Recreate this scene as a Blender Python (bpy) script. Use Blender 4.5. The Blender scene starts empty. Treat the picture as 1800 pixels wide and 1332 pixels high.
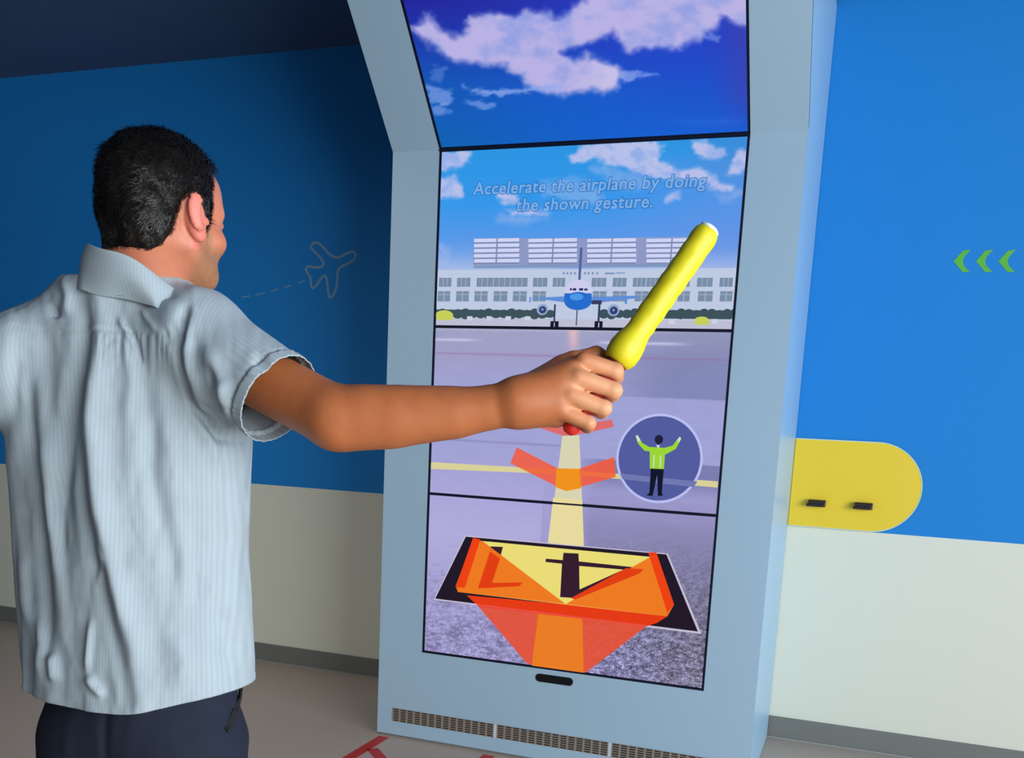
import bpy, bmesh, math, random
import numpy as np
from mathutils import Vector, Matrix

random.seed(7)
rng = np.random.default_rng(11)
sc = bpy.context.scene
COL = sc.collection

# ------------------------------------------------------------------ camera
CAM = np.array([1.71749592, -3.72017982, 1.39579384])
FWD = np.array([-0.33067358, 0.92975513, -0.16189623])
RGT = np.array([0.93833255, 0.34224967, 0.04896104])
UPV = np.array([-0.10093071, 0.13572238, 0.98559242])
FPX, CX, CY = 1696.69, 900.0, 1024.38
cd = bpy.data.cameras.new('camera')
cam = bpy.data.objects.new('camera', cd)
COL.objects.link(cam)
cd.sensor_width = 36
cd.lens = FPX * 36 / 1800
cd.shift_y = (CY - 666) / 1800
cd.clip_start = 0.05
m = Matrix.Identity(4)
for i in range(3):
    m[i][0], m[i][1], m[i][2], m[i][3] = RGT[i], UPV[i], -FWD[i], CAM[i]
cam.matrix_world = m
sc.camera = cam

# ------------------------------------------------------------------ light and exposure
sc.view_settings.view_transform = 'Standard'
sc.view_settings.look = 'None'
sc.view_settings.gamma = 1
sc.view_settings.use_curve_mapping = False
sc.view_settings.exposure = 0.0
w = bpy.data.worlds.new('world')
sc.world = w
w.use_nodes = True
w.node_tree.nodes['Background'].inputs[0].default_value = (0.75, 0.87, 1.0, 1)
w.node_tree.nodes['Background'].inputs[1].default_value = 0.6


def area(name, loc, target, sx, sy, power, col):
    l = bpy.data.lights.new(name, 'AREA')
    l.shape = 'RECTANGLE'
    l.size, l.size_y, l.energy, l.color = sx, sy, power, col
    o = bpy.data.objects.new(name, l)
    COL.objects.link(o)
    o.location = loc
    o.rotation_euler = (Vector(target) - Vector(loc)).to_track_quat('-Z', 'Y').to_euler()
    return o


area('window_daylight', (5.0, -3.75, 1.6), (0.6, -0.9, 1.3), 4.2, 2.1, 320, (0.90, 0.97, 1.0))
area('added_overhead_fill', (2.9, -4.6, 3.1), (1.6, -2.0, 0.6), 1.6, 0.8, 5, (1.0, 0.95, 0.88))  # added warm fill overhead to lift the floor, no fixture known there
fill_ = area('added_left_wall_fill', (-1.9, -2.6, 3.1), (-0.8, 0.3, 0.0), 0.5, 0.5, 8, (1.0, 0.93, 0.82))  # added out-of-view fill that brightens the lower left wall and floor
fill_.data.spread = math.radians(80)


# ------------------------------------------------------------------ helpers
def lin(c):
    c = np.asarray(c, float) / 255.0
    return np.where(c <= 0.04045, c / 12.92, ((c + 0.055) / 1.055) ** 2.4)


def ray(px, py):
    return FWD + RGT * ((px - CX) / FPX) - UPV * ((py - CY) / FPX)


def at(px, py, z):
    return CAM + ray(px, py) * z


def on_y(px, py, Y):
    d = ray(px, py)
    return CAM + d * ((Y - CAM[1]) / d[1])


def on_z(px, py, Z):
    d = ray(px, py)
    return CAM + d * ((Z - CAM[2]) / d[2])


def project(P):
    d = P - CAM
    z = d @ FWD
    return CX + FPX * (d @ RGT) / z, CY - FPX * (d @ UPV) / z


def mat(name, col, rough=0.6, metal=0.0, noise=0.0, nscale=20, bump=0.0, spec=0.5, emit=None):
    mt = bpy.data.materials.new(name)
    mt.use_nodes = True
    nt = mt.node_tree
    b = nt.nodes['Principled BSDF']
    c = tuple(lin(col)) + (1,)
    b.inputs['Base Color'].default_value = c
    b.inputs['Roughness'].default_value = rough
    b.inputs['Metallic'].default_value = metal
    b.inputs['Specular IOR Level'].default_value = spec
    if noise or bump:
        tc = nt.nodes.new('ShaderNodeTexCoord')
        nz = nt.nodes.new('ShaderNodeTexNoise')
        nz.inputs['Scale'].default_value = nscale
        nz.inputs['Detail'].default_value = 4
        nt.links.new(tc.outputs['Object'], nz.inputs['Vector'])
        if noise:
            mx = nt.nodes.new('ShaderNodeMixRGB')
            mx.blend_type = 'MULTIPLY'
            mx.inputs['Fac'].default_value = noise
            mx.inputs['Color1'].default_value = c
            nt.links.new(nz.outputs['Fac'], mx.inputs['Color2'])
            nt.links.new(mx.outputs[0], b.inputs['Base Color'])
        if bump:
            bp = nt.nodes.new('ShaderNodeBump')
            bp.inputs['Strength'].default_value = bump
            bp.inputs['Distance'].default_value = 0.002
            nt.links.new(nz.outputs['Fac'], bp.inputs['Height'])
            nt.links.new(bp.outputs[0], b.inputs['Normal'])
    if emit is not None:
        b.inputs['Base Color'].default_value = (0, 0, 0, 1)
        b.inputs['Specular IOR Level'].default_value = 0.15
        b.inputs['Emission Color'].default_value = c
        b.inputs['Emission Strength'].default_value = emit
    return mt


def glow(col, alpha=1.0):
    """a flat graphic shown on the display: pure emission, optionally see-through"""
    mt = bpy.data.materials.new('display_graphic')
    mt.use_nodes = True
    nt = mt.node_tree
    nt.nodes.clear()
    o = nt.nodes.new('ShaderNodeOutputMaterial')
    e = nt.nodes.new('ShaderNodeEmission')
    e.inputs[0].default_value = tuple(lin(col)) + (1,)
    if alpha < 1:
        t = nt.nodes.new('ShaderNodeBsdfTransparent')
        mx = nt.nodes.new('ShaderNodeMixShader')
        mx.inputs[0].default_value = alpha
        nt.links.new(t.outputs[0], mx.inputs[1])
        nt.links.new(e.outputs[0], mx.inputs[2])
        nt.links.new(mx.outputs[0], o.inputs[0])
    else:
        nt.links.new(e.outputs[0], o.inputs[0])
    return mt


def obj(name, verts, faces, material, parent=None, smooth=False):
    me = bpy.data.meshes.new(name)
    me.from_pydata([tuple(map(float, v)) for v in verts], [], faces)
    me.update()
    if smooth:
        me.polygons.foreach_set('use_smooth', [True] * len(me.polygons))
    if material:
        me.materials.append(material)
    o = bpy.data.objects.new(name, me)
    COL.objects.link(o)
    if parent:
        o.parent = parent
    return o


def np_mesh(name, V, Q, material, parent=None, smooth=True):
    V = np.ascontiguousarray(V, np.float32)
    Q = np.ascontiguousarray(Q, np.int32)
    me = bpy.data.meshes.new(name)
    me.vertices.add(len(V))
    me.vertices.foreach_set('co', V.ravel())
    me.loops.add(Q.size)
    me.loops.foreach_set('vertex_index', Q.ravel())
    n = Q.shape[1]
    me.polygons.add(len(Q))
    me.polygons.foreach_set('loop_start', np.arange(0, Q.size, n, dtype=np.int32))
    me.polygons.foreach_set('use_smooth', np.full(len(Q), smooth))
    me.update(calc_edges=True)
    if material:
        me.materials.append(material)
    o = bpy.data.objects.new(name, me)
    COL.objects.link(o)
    if parent:
        o.parent = parent
    return o


def colattr(me, name, rgb):
    a = me.color_attributes.new(name, 'FLOAT_COLOR', 'POINT')
    c = np.ones((len(rgb), 4), np.float32)
    c[:, :3] = rgb
    a.data.foreach_set('color', c.ravel())


def boxes(lst):
    V, F = [], []
    for (x0, x1, y0, y1, z0, z1) in lst:
        b = len(V)
        V += [(x, y, z) for z in (z0, z1) for y in (y0, y1) for x in (x0, x1)]
        F += [[b + i for i in f] for f in ((0, 2, 3, 1), (4, 5, 7, 6), (0, 1, 5, 4), (2, 6, 7, 3), (0, 4, 6, 2), (1, 3, 7, 5))]
    return V, F


def box(name, r, material, parent=None, bevel=0.0):
    V, F = boxes([r])
    o = obj(name, V, F, material, parent)
    if bevel:
        bv = o.modifiers.new('bevel', 'BEVEL')
        bv.width = bevel
        bv.segments = 2
    return o


def prism(name, poly, n, depth, material, parent=None):
    """extrude a 3-D polygon along -n by depth"""
    poly = [np.asarray(p, float) for p in poly]
    n = np.asarray(n, float)
    k = len(poly)
    V = poly + [p - n * depth for p in poly]
    F = [list(range(k)), list(range(2 * k - 1, k - 1, -1))]
    F += [[i, i + k, (i + 1) % k + k, (i + 1) % k] for i in range(k)]
    return obj(name, V, F, material, parent)


def tag(o, label=None, cat=None, group=None, kind=None):
    for k, v in (('label', label), ('category', cat), ('group', group), ('kind', kind)):
        if v:
            o[k] = v
    return o


def empty(name, loc, label, cat, group=None):
    o = bpy.data.objects.new(name, None)
    COL.objects.link(o)
    o.location = loc
    o.empty_display_size = 0.1
    return tag(o, label, cat, group)


def keep(o, p):
    """parent o to p without moving o"""
    o.parent = p
    o.matrix_parent_inverse = Matrix.Translation(p.location).inverted()
    return o


def sstep(a, b, x):
    t = np.clip((x - a) / (b - a), 0, 1)
    return t * t * (3 - 2 * t)


# ------------------------------------------------------------------ room
YW = 0.8595          # wall behind the kiosk
HC = 3.225           # ceiling height
ZP = 1.0             # paint line
X0, X1, Y0 = -5.0, 5.2, -6.5

blue = (14, 122, 214)
m_wall = mat('blue_and_white_wall_paint', (225, 226, 220), 0.75)
nt = m_wall.node_tree
tc = nt.nodes.new('ShaderNodeTexCoord')
sx = nt.nodes.new('ShaderNodeSeparateXYZ')
nt.links.new(tc.outputs['Object'], sx.inputs[0])
gt = nt.nodes.new('ShaderNodeMath')
gt.operation = 'GREATER_THAN'
gt.inputs[1].default_value = ZP
nt.links.new(sx.outputs['Z'], gt.inputs[0])
mx = nt.nodes.new('ShaderNodeMixRGB')
mx.inputs['Color1'].default_value = tuple(lin((222, 223, 207))) + (1,)
mx.inputs['Color2'].default_value = tuple(lin((3, 128, 208))) + (1,)
nt.links.new(gt.outputs[0], mx.inputs['Fac'])
nt.links.new(mx.outputs[0], nt.nodes['Principled BSDF'].inputs['Base Color'])
nz = nt.nodes.new('ShaderNodeTexNoise')
nz.inputs['Scale'].default_value = 180
bp = nt.nodes.new('ShaderNodeBump')
bp.inputs['Strength'].default_value = 0.08
bp.inputs['Distance'].default_value = 0.001
nt.links.new(tc.outputs['Object'], nz.inputs['Vector'])
nt.links.new(nz.outputs['Fac'], bp.inputs['Height'])
nt.links.new(bp.outputs[0], nt.nodes['Principled BSDF'].inputs['Normal'])

m_plain = mat('off_white_wall_paint', (150, 150, 148), 0.8, bump=0.05, nscale=150)
m_ceil = mat('dark_navy_ceiling_paint', (62, 92, 132), 0.9, noise=0.15, nscale=3)
m_floor = mat('grey_brown_vinyl_floor', (190, 172, 158), 0.42, noise=0.12, nscale=60, bump=0.05)
m_base = mat('grey_skirting', (118, 120, 116), 0.55, noise=0.1, nscale=8)
m_seal = mat('pale_grey_sealant', (150, 152, 148), 0.6, noise=0.1)

tag(box('wall_back', (X0, X1, YW, YW + 0.12, 0, HC), m_wall), kind='structure')
tag(box('wall_left', (X0 - 0.12, X0, Y0, YW + 0.12, 0, HC), m_plain), kind='structure')
V, F = boxes([(X1, X1 + 0.12, Y0, -6.1, 0, HC), (X1, X1 + 0.12, -1.6, YW + 0.12, 0, HC),
              (X1, X1 + 0.12, -6.1, -1.6, 0, 0.4), (X1, X1 + 0.12, -6.1, -1.6, 2.8, HC)])
tag(obj('wall_right', V, F, m_plain), kind='structure')
tag(box('wall_front', (X0 - 0.12, X1 + 0.12, Y0 - 0.12, Y0, 0, HC), m_plain), kind='structure')
tag(box('floor', (X0 - 0.12, X1 + 0.12, Y0 - 0.12, YW + 0.12, -0.1, 0), m_floor), kind='structure')
tag(box('ceiling', (X0 - 0.12, X1 + 0.12, Y0 - 0.12, YW + 0.12, HC, HC + 0.1), m_ceil), kind='structure')
V, F = boxes([(X1 + 0.02, X1 + 0.09, y, y + 0.06, 0.4, 2.8) for y in (-6.1, -4.62, -3.14, -1.66)]
             + [(X1 + 0.02, X1 + 0.09, -6.1, -1.6, z, z + 0.06) for z in (0.4, 2.74)])
tag(obj('window_1', V, F, mat('white_window_frame', (225, 228, 230), 0.4)), kind='structure')
tag(box('baseboard_back', (X0, X1, YW - 0.014, YW, 0.0, 0.100), m_base, bevel=0.002), kind='structure')
tag(box('trim_1', (X0, X1, YW - 0.024, YW - 0.014, 0.0, 0.006), m_seal), kind='structure')

# ------------------------------------------------------------------ kiosk
KL, KR = -0.2107, 1.4128
PH = 0.68558
ZS = 0.40535          # bottom of the lowest display
SW = 1.21
ZK = ZS + 3 * PH      # the bend
TH = math.radians(43)
TL = (HC - 0.03 - ZK) / math.cos(TH)
OUT = (0, -math.cos(TH), -math.sin(TH))          # outward normal of the tilted part


def low(x, z, d=0.0):       # point on the upright face, d = proud of the face
    return np.array((x, -d, z))


def upp(x, s, d=0.0):       # point on the tilted face at s up from the bend
    return np.array((x, -s * math.sin(TH) + OUT[1] * d, ZK + s * math.cos(TH) + OUT[2] * d))


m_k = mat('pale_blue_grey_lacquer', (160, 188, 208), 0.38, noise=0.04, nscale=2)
m_kside = mat('lacquer_painted_lit_side', (166, 206, 236), 0.35, noise=0.04, nscale=2)  # lighter, bluer copy of the front lacquer: daylight and wall bounce painted in
m_black = mat('black_bezel', (10, 18, 40), 0.6, spec=0.2)
m_dark = mat('dark_vent_painted_shade', (46, 42, 38), 0.8)  # dark plate colour stands for the shade behind the grille bars
m_vent = mat('grey_brown_vent_metal', (150, 140, 128), 0.5, 0.2, noise=0.1)

kiosk = empty('interactive_kiosk', (0.6, 0.4, 0), 'tall pale blue-grey kiosk with stacked displays and forward-leaning top', 'kiosk')


def face_frame(name, fn, outer, inner, th, material):
    x0, x1, a0, a1 = outer
    u0, u1, b0, b1 = inner
    V, F = [], []
    for d in (0.0, -th):
        V += [fn(x, a, d) for x, a in ((x0, a0), (x1, a0), (x1, a1), (x0, a1), (u0, b0), (u1, b0), (u1, b1), (u0, b1))]
    for i in range(4):
        j = (i + 1) % 4
        F += [[i, j, j + 4, i + 4], [i + 8, i + 12, j + 12, j + 8], [i, i + 8, j + 8, j], [i + 4, j + 4, j + 12, i + 12]]
    return obj(name, V, F, material)


E_ = 0.004
lf = face_frame('front_panel', low, (KL, KR, 0.012, ZK), (-E_, SW + E_, ZS - E_, ZK - 0.0005), 0.03, m_k)
keep(lf, kiosk)
uf = face_frame('canopy_panel', upp, (KL, KR, 0.0, TL), (-E_, SW + E_, 0.0005, PH + E_), 0.03, m_k)
keep(uf, kiosk)
fl = obj('plinth', *boxes([(KL + 0.01, KR - 0.01, 0.006, 0.05, 0.0, 0.012)]), m_base)
keep(fl, kiosk)
prof = [(0.0305, 0.003), (0.0305, ZK - 0.012), (-TL * math.sin(TH) + 0.0225, ZK + TL * math.cos(TH) + 0.0205 - 0.024), (YW - 0.004, HC - 0.03), (YW - 0.004, 0.101), (YW - 0.03, 0.101), (YW - 0.03, 0.003)]
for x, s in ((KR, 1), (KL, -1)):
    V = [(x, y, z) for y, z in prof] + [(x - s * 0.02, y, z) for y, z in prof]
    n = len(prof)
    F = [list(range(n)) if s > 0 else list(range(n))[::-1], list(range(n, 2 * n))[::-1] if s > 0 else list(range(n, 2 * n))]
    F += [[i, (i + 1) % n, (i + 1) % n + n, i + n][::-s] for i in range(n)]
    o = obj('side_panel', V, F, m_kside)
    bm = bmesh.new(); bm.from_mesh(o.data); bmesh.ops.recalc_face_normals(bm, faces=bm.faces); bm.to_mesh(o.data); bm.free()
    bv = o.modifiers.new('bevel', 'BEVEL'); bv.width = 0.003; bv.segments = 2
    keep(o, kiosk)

# --- the picture on the displays
CB = (0.0, 0.0)


def uv(px, py):
    p = on_y(px, py, 0.0)
    return p[0], p[2] - ZS


def uvu(px, py):
    d = ray(px, py)
    n = np.array(OUT)
    t = ((np.array((0, 0, ZK)) - CAM) @ n) / (d @ n)
    p = CAM + d * t
    return p[0], (p[2] - ZK) / math.cos(TH)


_perm = rng.random((64, 64, 8))


def vnoise(x, y, k=0):
    xi, yi = np.floor(x).astype(int), np.floor(y).astype(int)
    fx, fy = x - xi, y - yi
    fx, fy = fx * fx * (3 - 2 * fx), fy * fy * (3 - 2 * fy)
    g = _perm[:, :, k % 8]
    a, b = g[xi % 64, yi % 64], g[(xi + 1) % 64, yi % 64]
    c, d = g[xi % 64, (yi + 1) % 64], g[(xi + 1) % 64, (yi + 1) % 64]
    return (a * (1 - fx) + b * fx) * (1 - fy) + (c * (1 - fx) + d * fx) * fy


def fbm(x, y, o=5, k=0):
    s, a, t = 0, 0.5, 0
    for i in range(o):
        s = s + a * vnoise(x * 2 ** i + 17 * i, y * 2 ** i + 9 * i, k + i)
        t += a
        a *= 0.55
    return s / t


def polysd(X, Y, poly):
    """signed distance (negative inside) to a polygon"""
    d = np.full(X.shape, 1e9)
    ins = np.zeros(X.shape, bool)
    n = len(poly)
    for i in range(n):
        x0, y0 = poly[i]
        x1, y1 = poly[(i + 1) % n]
        ex, ey = x1 - x0, y1 - y0
        t = np.clip(((X - x0) * ex + (Y - y0) * ey) / (ex * ex + ey * ey + 1e-12), 0, 1)
        d = np.minimum(d, np.hypot(X - x0 - t * ex, Y - y0 - t * ey))
        cond = ((y0 > Y) != (y1 > Y))
        xx = (x1 - x0) * (Y - y0) / ((y1 - y0) if y1 != y0 else 1e-12) + x0
        ins ^= cond & (X < xx)
    return np.where(ins, -d, d)


def mix(a, b, t):
    return a + (np.asarray(b, float) - a) * t[..., None]


def grad(x, stops):
    xs = [s[0] for s in stops]
    return np.stack([np.interp(x, xs, [s[1][i] for s in stops]) for i in range(3)], -1)


def clouds(img, PX, PY, polys, col, soft, rough, k, sc_=22.0):
    nx = (fbm(PX / sc_, PY / sc_, 5, k) - 0.5)
    for P in polys:
        d = polysd(PX, PY, P) + nx * rough
        img = mix(img, col, 1 - sstep(-soft, soft, d))
    return img


def paint_upper(PX, PY):
    t = np.clip((PY + 20) / 280, 0, 1)
    left = grad(t, [(0, (38, 34, 150)), (0.25, (30, 52, 170)), (0.6, (20, 86, 182)), (1, (16, 98, 178))])
    right = grad(t, [(0, (40, 60, 190)), (0.3, (36, 66, 196)), (0.7, (28, 84, 205)), (1, (22, 98, 212))])
    h = sstep(720, 1150, PX)
    img = left * (1 - h[..., None]) + right * h[..., None]
    img = mix(img, (62, 66, 176), 0.7 * sstep(1240, 1320, PX) * (1 - sstep(150, 250, PY)))
    img = mix(img, (18, 96, 200), 0.5 * np.exp(-((PX - 1010) / 160) ** 2 - ((PY - 190) / 50) ** 2))
    big = [[(715, 45), (735, 40), (745, 22), (757, 24), (775, 48), (800, 62), (815, 62), (824, 30), (850, 26), (875, 20), (905, 30), (925, 20),
            (955, 18), (975, 28), (1000, 15), (1030, 0), (1060, -30), (1340, -40), (1340, 60), (1300, 45), (1270, 30), (1255, 50), (1225, 72), (1190, 85),
            (1140, 88), (1105, 96), (1095, 78), (1075, 62), (1030, 75), (990, 95), (1010, 104), (1030, 92), (1060, 104), (1085, 112), (1094, 135),
            (1084, 160), (1062, 168), (1040, 158), (1000, 166), (960, 164), (925, 148), (905, 128), (870, 112), (830, 118), (800, 112), (770, 92), (745, 68)]]
    cl = np.zeros(img.shape)
    n = fbm(PX / 45.0, PY / 30.0, 4, 3)
    cl[:] = (186, 178, 228)
    cl = mix(cl, (148, 160, 226), sstep(0.40, 0.8, n))
    cl = mix(cl, (205, 196, 232), 0.7 * sstep(1000, 1080, PX) * (1 - sstep(1085, 1110, PX)) * sstep(95, 110, PY))
    d = polysd(PX, PY, big[0]) + (fbm(PX / 22.0, PY / 18.0, 3, 1) - 0.5) * 20
    a = 1 - sstep(-12, 8, d)
    img = img * (1 - a[..., None]) + cl * a[..., None]
    wis = [([(815, 152), (870, 160), (930, 153), (990, 150), (985, 157), (930, 163), (870, 167), (830, 164)], 0.75),
           ([(820, 178), (850, 178), (870, 186), (850, 192), (828, 186)], 0.55),
           ([(748, 150), (790, 160), (798, 175), (785, 184), (756, 178)], 0.6), ([(755, 188), (785, 186), (790, 196), (764, 202)], 0.55),
           ([(1090, 128), (1120, 128), (1155, 130), (1110, 142), (1092, 142)], 0.7), ([(765, 118), (785, 120), (775, 145), (757, 138)], 0.3),
           ([(1250, 60), (1268, 64), (1262, 74), (1240, 66)], 0.5)]
    nx = (fbm(PX / 14.0, PY / 7.0, 4, 5) - 0.5) * 16
    for P, a0 in wis:
        a = a0 * (1 - sstep(-4, 5, polysd(PX, PY, P) + nx))
        img = mix(img, (150, 172, 236), a)
    # thin streaks low on the right
    s = sstep(1150, 1230, PX) * (1 - sstep(1290, 1316, PX)) * np.exp(-((PY - 214) / 7) ** 2) * (0.5 + 0.5 * np.sin(PY * 1.4))
    return mix(img, (70, 130, 230), 0.35 * s)


def paint_lower(PX, PY, U, Vv):
    v = Vv / PH                                        # 0 .. 3
    img = grad(v, [(0, (150, 145, 190)), (0.5, (160, 155, 205)), (0.9, (163, 158, 210)), (1.0, (165, 160, 212)), (1.3, (160, 162, 212)), (1.6, (158, 162, 212)),
                   (1.85, (160, 158, 198)), (1.97, (158, 160, 196)), (2.0, (176, 180, 205)), (2.06, (185, 190, 208)), (2.3, (150, 175, 228)),
                   (2.5, (88, 152, 232)), (2.7, (52, 150, 234)), (3.0, (44, 148, 226))])
    sky = v > 2.28
    img = mix(img, (108, 146, 228), 0.55 * sky * sstep(1000, 1300, PX) * (1 - sstep(2.8, 3.0, v)))
    img = mix(img, (70, 132, 205), 0.5 * sky * sstep(1180, 1317, PX) * sstep(2.6, 3.0, v))
    img = mix(img, (180, 196, 235), 0.6 * sky * (1 - sstep(2.30, 2.44, v)) * sstep(0.0, 0.15, np.abs(U - 0.6)))
    P = [[(770, 262), (800, 266), (826, 270), (824, 284), (806, 292), (780, 296), (768, 294)], [(768, 318), (796, 312), (808, 326), (810, 344), (770, 346)],
         [(1000, 275), (1020, 258), (1060, 246), (1150, 246), (1165, 256), (1158, 282), (1178, 286), (1200, 300), (1225, 296), (1246, 300), (1262, 322),
          (1288, 326), (1285, 334), (1250, 330), (1215, 314), (1170, 312), (1130, 306), (1100, 296), (1050, 280), (1010, 284)],
         [(1215, 248), (1240, 250), (1262, 262), (1278, 258), (1276, 274), (1255, 278), (1228, 274), (1218, 262)],
         [(1300, 268), (1320, 262), (1320, 300), (1300, 304), (1280, 306), (1290, 284)],
         [(872, 340), (905, 342), (910, 356), (890, 360), (878, 350)], [(890, 368), (968, 372), (962, 380), (900, 380)],
         [(1176, 338), (1196, 334), (1192, 350), (1172, 352)]]
    nx = (fbm(PX / 18.0, PY / 14.0, 3, 2) - 0.5) * 18
    a = np.zeros(PX.shape)
    for p in P:
        a = np.maximum(a, 1 - sstep(-6, 7, polysd(PX, PY, p) + nx))
    faint = [[(955, 320), (1010, 312), (1040, 320), (1060, 345), (1040, 356), (990, 346), (960, 340)], [(1040, 296), (1130, 300), (1140, 330), (1090, 330)],
             [(880, 376), (960, 384), (900, 392), (878, 388)], [(1260, 345), (1300, 338), (1290, 352), (1265, 356)], [(772, 430), (786, 440), (784, 462), (770, 462)]]
    for p in faint:
        a = np.maximum(a, 0.45 * (1 - sstep(-8, 12, polysd(PX, PY, p) + nx)))
    tone = np.zeros(img.shape)
    tone[:] = (196, 196, 234)
    tone = mix(tone, (160, 178, 232), sstep(0.4, 0.7, fbm(PX / 22.0, PY / 18.0, 4, 6)))
    aa = (a * (v > 2.25) * 0.9)[..., None]
    img = img * (1 - aa) + tone * aa
    # ---- tarmac
    T = v < 2.0
    n1 = fbm(U * 14, Vv * 60, 4, 1)
    n2 = rng.random(PX.shape)
    ctr = 0.52 + (1 - v) * 0.0
    right = sstep(ctr, ctr + 0.08, U / SW) * T
    img = mix(img, (128, 126, 168), right * sstep(1.9, 1.0, v) * 0.0 + 0.75 * right * (1 - sstep(0.75, 1.25, v)))
    img = mix(img, (112, 108, 130), 0.8 * right * (1 - sstep(0.3, 1.0, v)) * sstep(0.6, 1.0, U / SW))
    img = mix(img, (126, 132, 178), 0.85 * T * sstep(0.5, 0.85, U / SW) * sstep(1.625, 1.635, v) * (1 - sstep(1.8, 1.98, v)))
    img = mix(img, (132, 138, 178), 0.6 * T * sstep(0.55, 0.9, U / SW) * sstep(1.70, 1.99, v))
    img = mix(img, (120, 122, 172), 0.9 * T * (1 - sstep(1.27, 1.275, v)) * sstep(1.06, 1.2, v) * sstep(0.5, 0.65, U / SW))
    img = mix(img, (138, 130, 180), 0.7 * T * np.exp(-((v - 1.335) / 0.006) ** 2) * (U / SW < 0.5))
    img = mix(img, (150, 110, 165), 0.5 * T * np.exp(-((v - 1.845) / 0.006) ** 2))
    img = mix(img, (205, 205, 235), 0.8 * T * np.exp(-((v - 1.925) / 0.008) ** 2) * (sstep(0.55, 0.62, U / SW) * (1 - sstep(0.8, 0.9, U / SW)) + (1 - sstep(0.1, 0.2, U / SW))))
    img = mix(img, (238, 190, 190), 0.75 * T * np.exp(-((PX - 1008) / 9) ** 2) * sstep(1.8, 1.98, v))
    img = img * (1 + (T * (n1 - 0.5) * 0.04)[..., None])
    sp = sstep(0.05, 0.9, 1 - v) * (U / SW > 0.45) * 1.0 + (U / SW <= 0.45) * sstep(0.3, 1.0, 1 - v) * 0.5
    g = fbm(U * 70, Vv * 130, 3, 4)
    img = img * (1 + (T * sp * ((n2 - 0.5) * 0.75 + (g - 0.5) * 1.1))[..., None])
    dk = sstep(0.58, 0.70, fbm(U * 26, Vv * 70, 4, 5)) * (U / SW < 0.45) * (1 - sstep(0.15, 0.9, v)) * 0.45
    img = mix(img, (95, 90, 130), dk)
    img = mix(img, (200, 196, 235), 0.35 * T * (U / SW < 0.42) * np.exp(-((v - 0.75) / 0.3) ** 2))
    return img


def emis_attr(name):
    mt = bpy.data.materials.new(name)
    mt.use_nodes = True
    nt = mt.node_tree
    b = nt.nodes['Principled BSDF']
    b.inputs['Base Color'].default_value = (0.0, 0.0, 0.0, 1)
    b.inputs['Roughness'].default_value = 0.3
    b.inputs['Specular IOR Level'].default_value = 0.1
    a = nt.nodes.new('ShaderNodeAttribute')
    a.attribute_name = 'picture'
    nt.links.new(a.outputs['Color'], b.inputs['Emission Color'])
    b.inputs['Emission Strength'].default_value = 1.0
    return mt


m_pic = emis_attr('display_picture')


def grid(nx, ny):
    i, j = np.meshgrid(np.arange(nx - 1), np.arange(ny - 1), indexing='ij')
    a = i * ny + j
    return np.stack([a, a + ny, a + ny + 1, a + 1], -1).reshape(-1, 4)


BZ = 0.0058
displays = []
for k in range(3):
    step = 0.0028
    nx, nz_ = int(SW / step), int(PH / step)
    xs, zs = np.linspace(BZ, SW - BZ, nx), np.linspace(k * PH + BZ, (k + 1) * PH - BZ, nz_)
    X, Z = np.meshgrid(xs, zs, indexing='ij')
    P = np.stack([X, np.full(X.shape, 0.004), Z + ZS], -1)
    PX, PY = project(P)
    img = np.clip(paint_lower(PX, PY, X, Z), 0, 255)
    o = np_mesh('display_panel', P.reshape(-1, 3), grid(nx, nz_), m_pic, smooth=False)
    colattr(o.data, 'picture', lin(img).reshape(-1, 3))
    keep(o, kiosk)
    displays.append(o)
displays[0]['label'] = 'lowest display, showing runway marking and tarmac'
displays[1]['label'] = 'display showing tarmac and round gesture badge'
displays[2]['label'] = 'display showing airplane and terminal under sky'
step = 0.0035
nx, nz_ = int(SW / step), int(PH / step)
X, S = np.meshgrid(np.linspace(BZ, SW - BZ, nx), np.linspace(BZ, PH - BZ, nz_), indexing='ij')
P = np.stack([X, -S * math.sin(TH) - OUT[1] * 0.004, ZK + S * math.cos(TH) - OUT[2] * 0.004], -1)
PX, PY = project(P)
o = np_mesh('display_panel', P.reshape(-1, 3), grid(nx, nz_), m_pic, smooth=False)
colattr(o.data, 'picture', lin(np.clip(paint_upper(PX, PY), 0, 255)).reshape(-1, 3))
keep(o, kiosk)
o['label'] = 'tilted upper display showing clouds'
displays.append(o)

# bezels: a black plate behind each display shows as its thin rim
for k in range(3):
    b = box('bezel', (-E_, SW + E_, 0.0046, 0.02, ZS + k * PH - (E_ if k == 0 else 0), ZS + (k + 1) * PH), m_black)
    keep(b, kiosk)
    for nm, r in (('rim', (-E_, BZ, 0.0005, 0.0046, ZS + k * PH - E_ * (k == 0), ZS + (k + 1) * PH)), ('rim', (SW - BZ, SW + E_, 0.0005, 0.0046, ZS + k * PH - E_ * (k == 0), ZS + (k + 1) * PH)),
                  ('rim', (BZ, SW - BZ, 0.0005, 0.0046, ZS + k * PH - E_ * (k == 0), ZS + k * PH + BZ * 0.6)),
                  ('rim', (BZ, SW - BZ, 0.0005, 0.0046, ZS + (k + 1) * PH - BZ * (1.4 if k == 2 else 0.6), ZS + (k + 1) * PH))):
        rr = box(nm, r, m_black)
        keep(rr, kiosk)
        rr.parent = b
V, F = [], []
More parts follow.
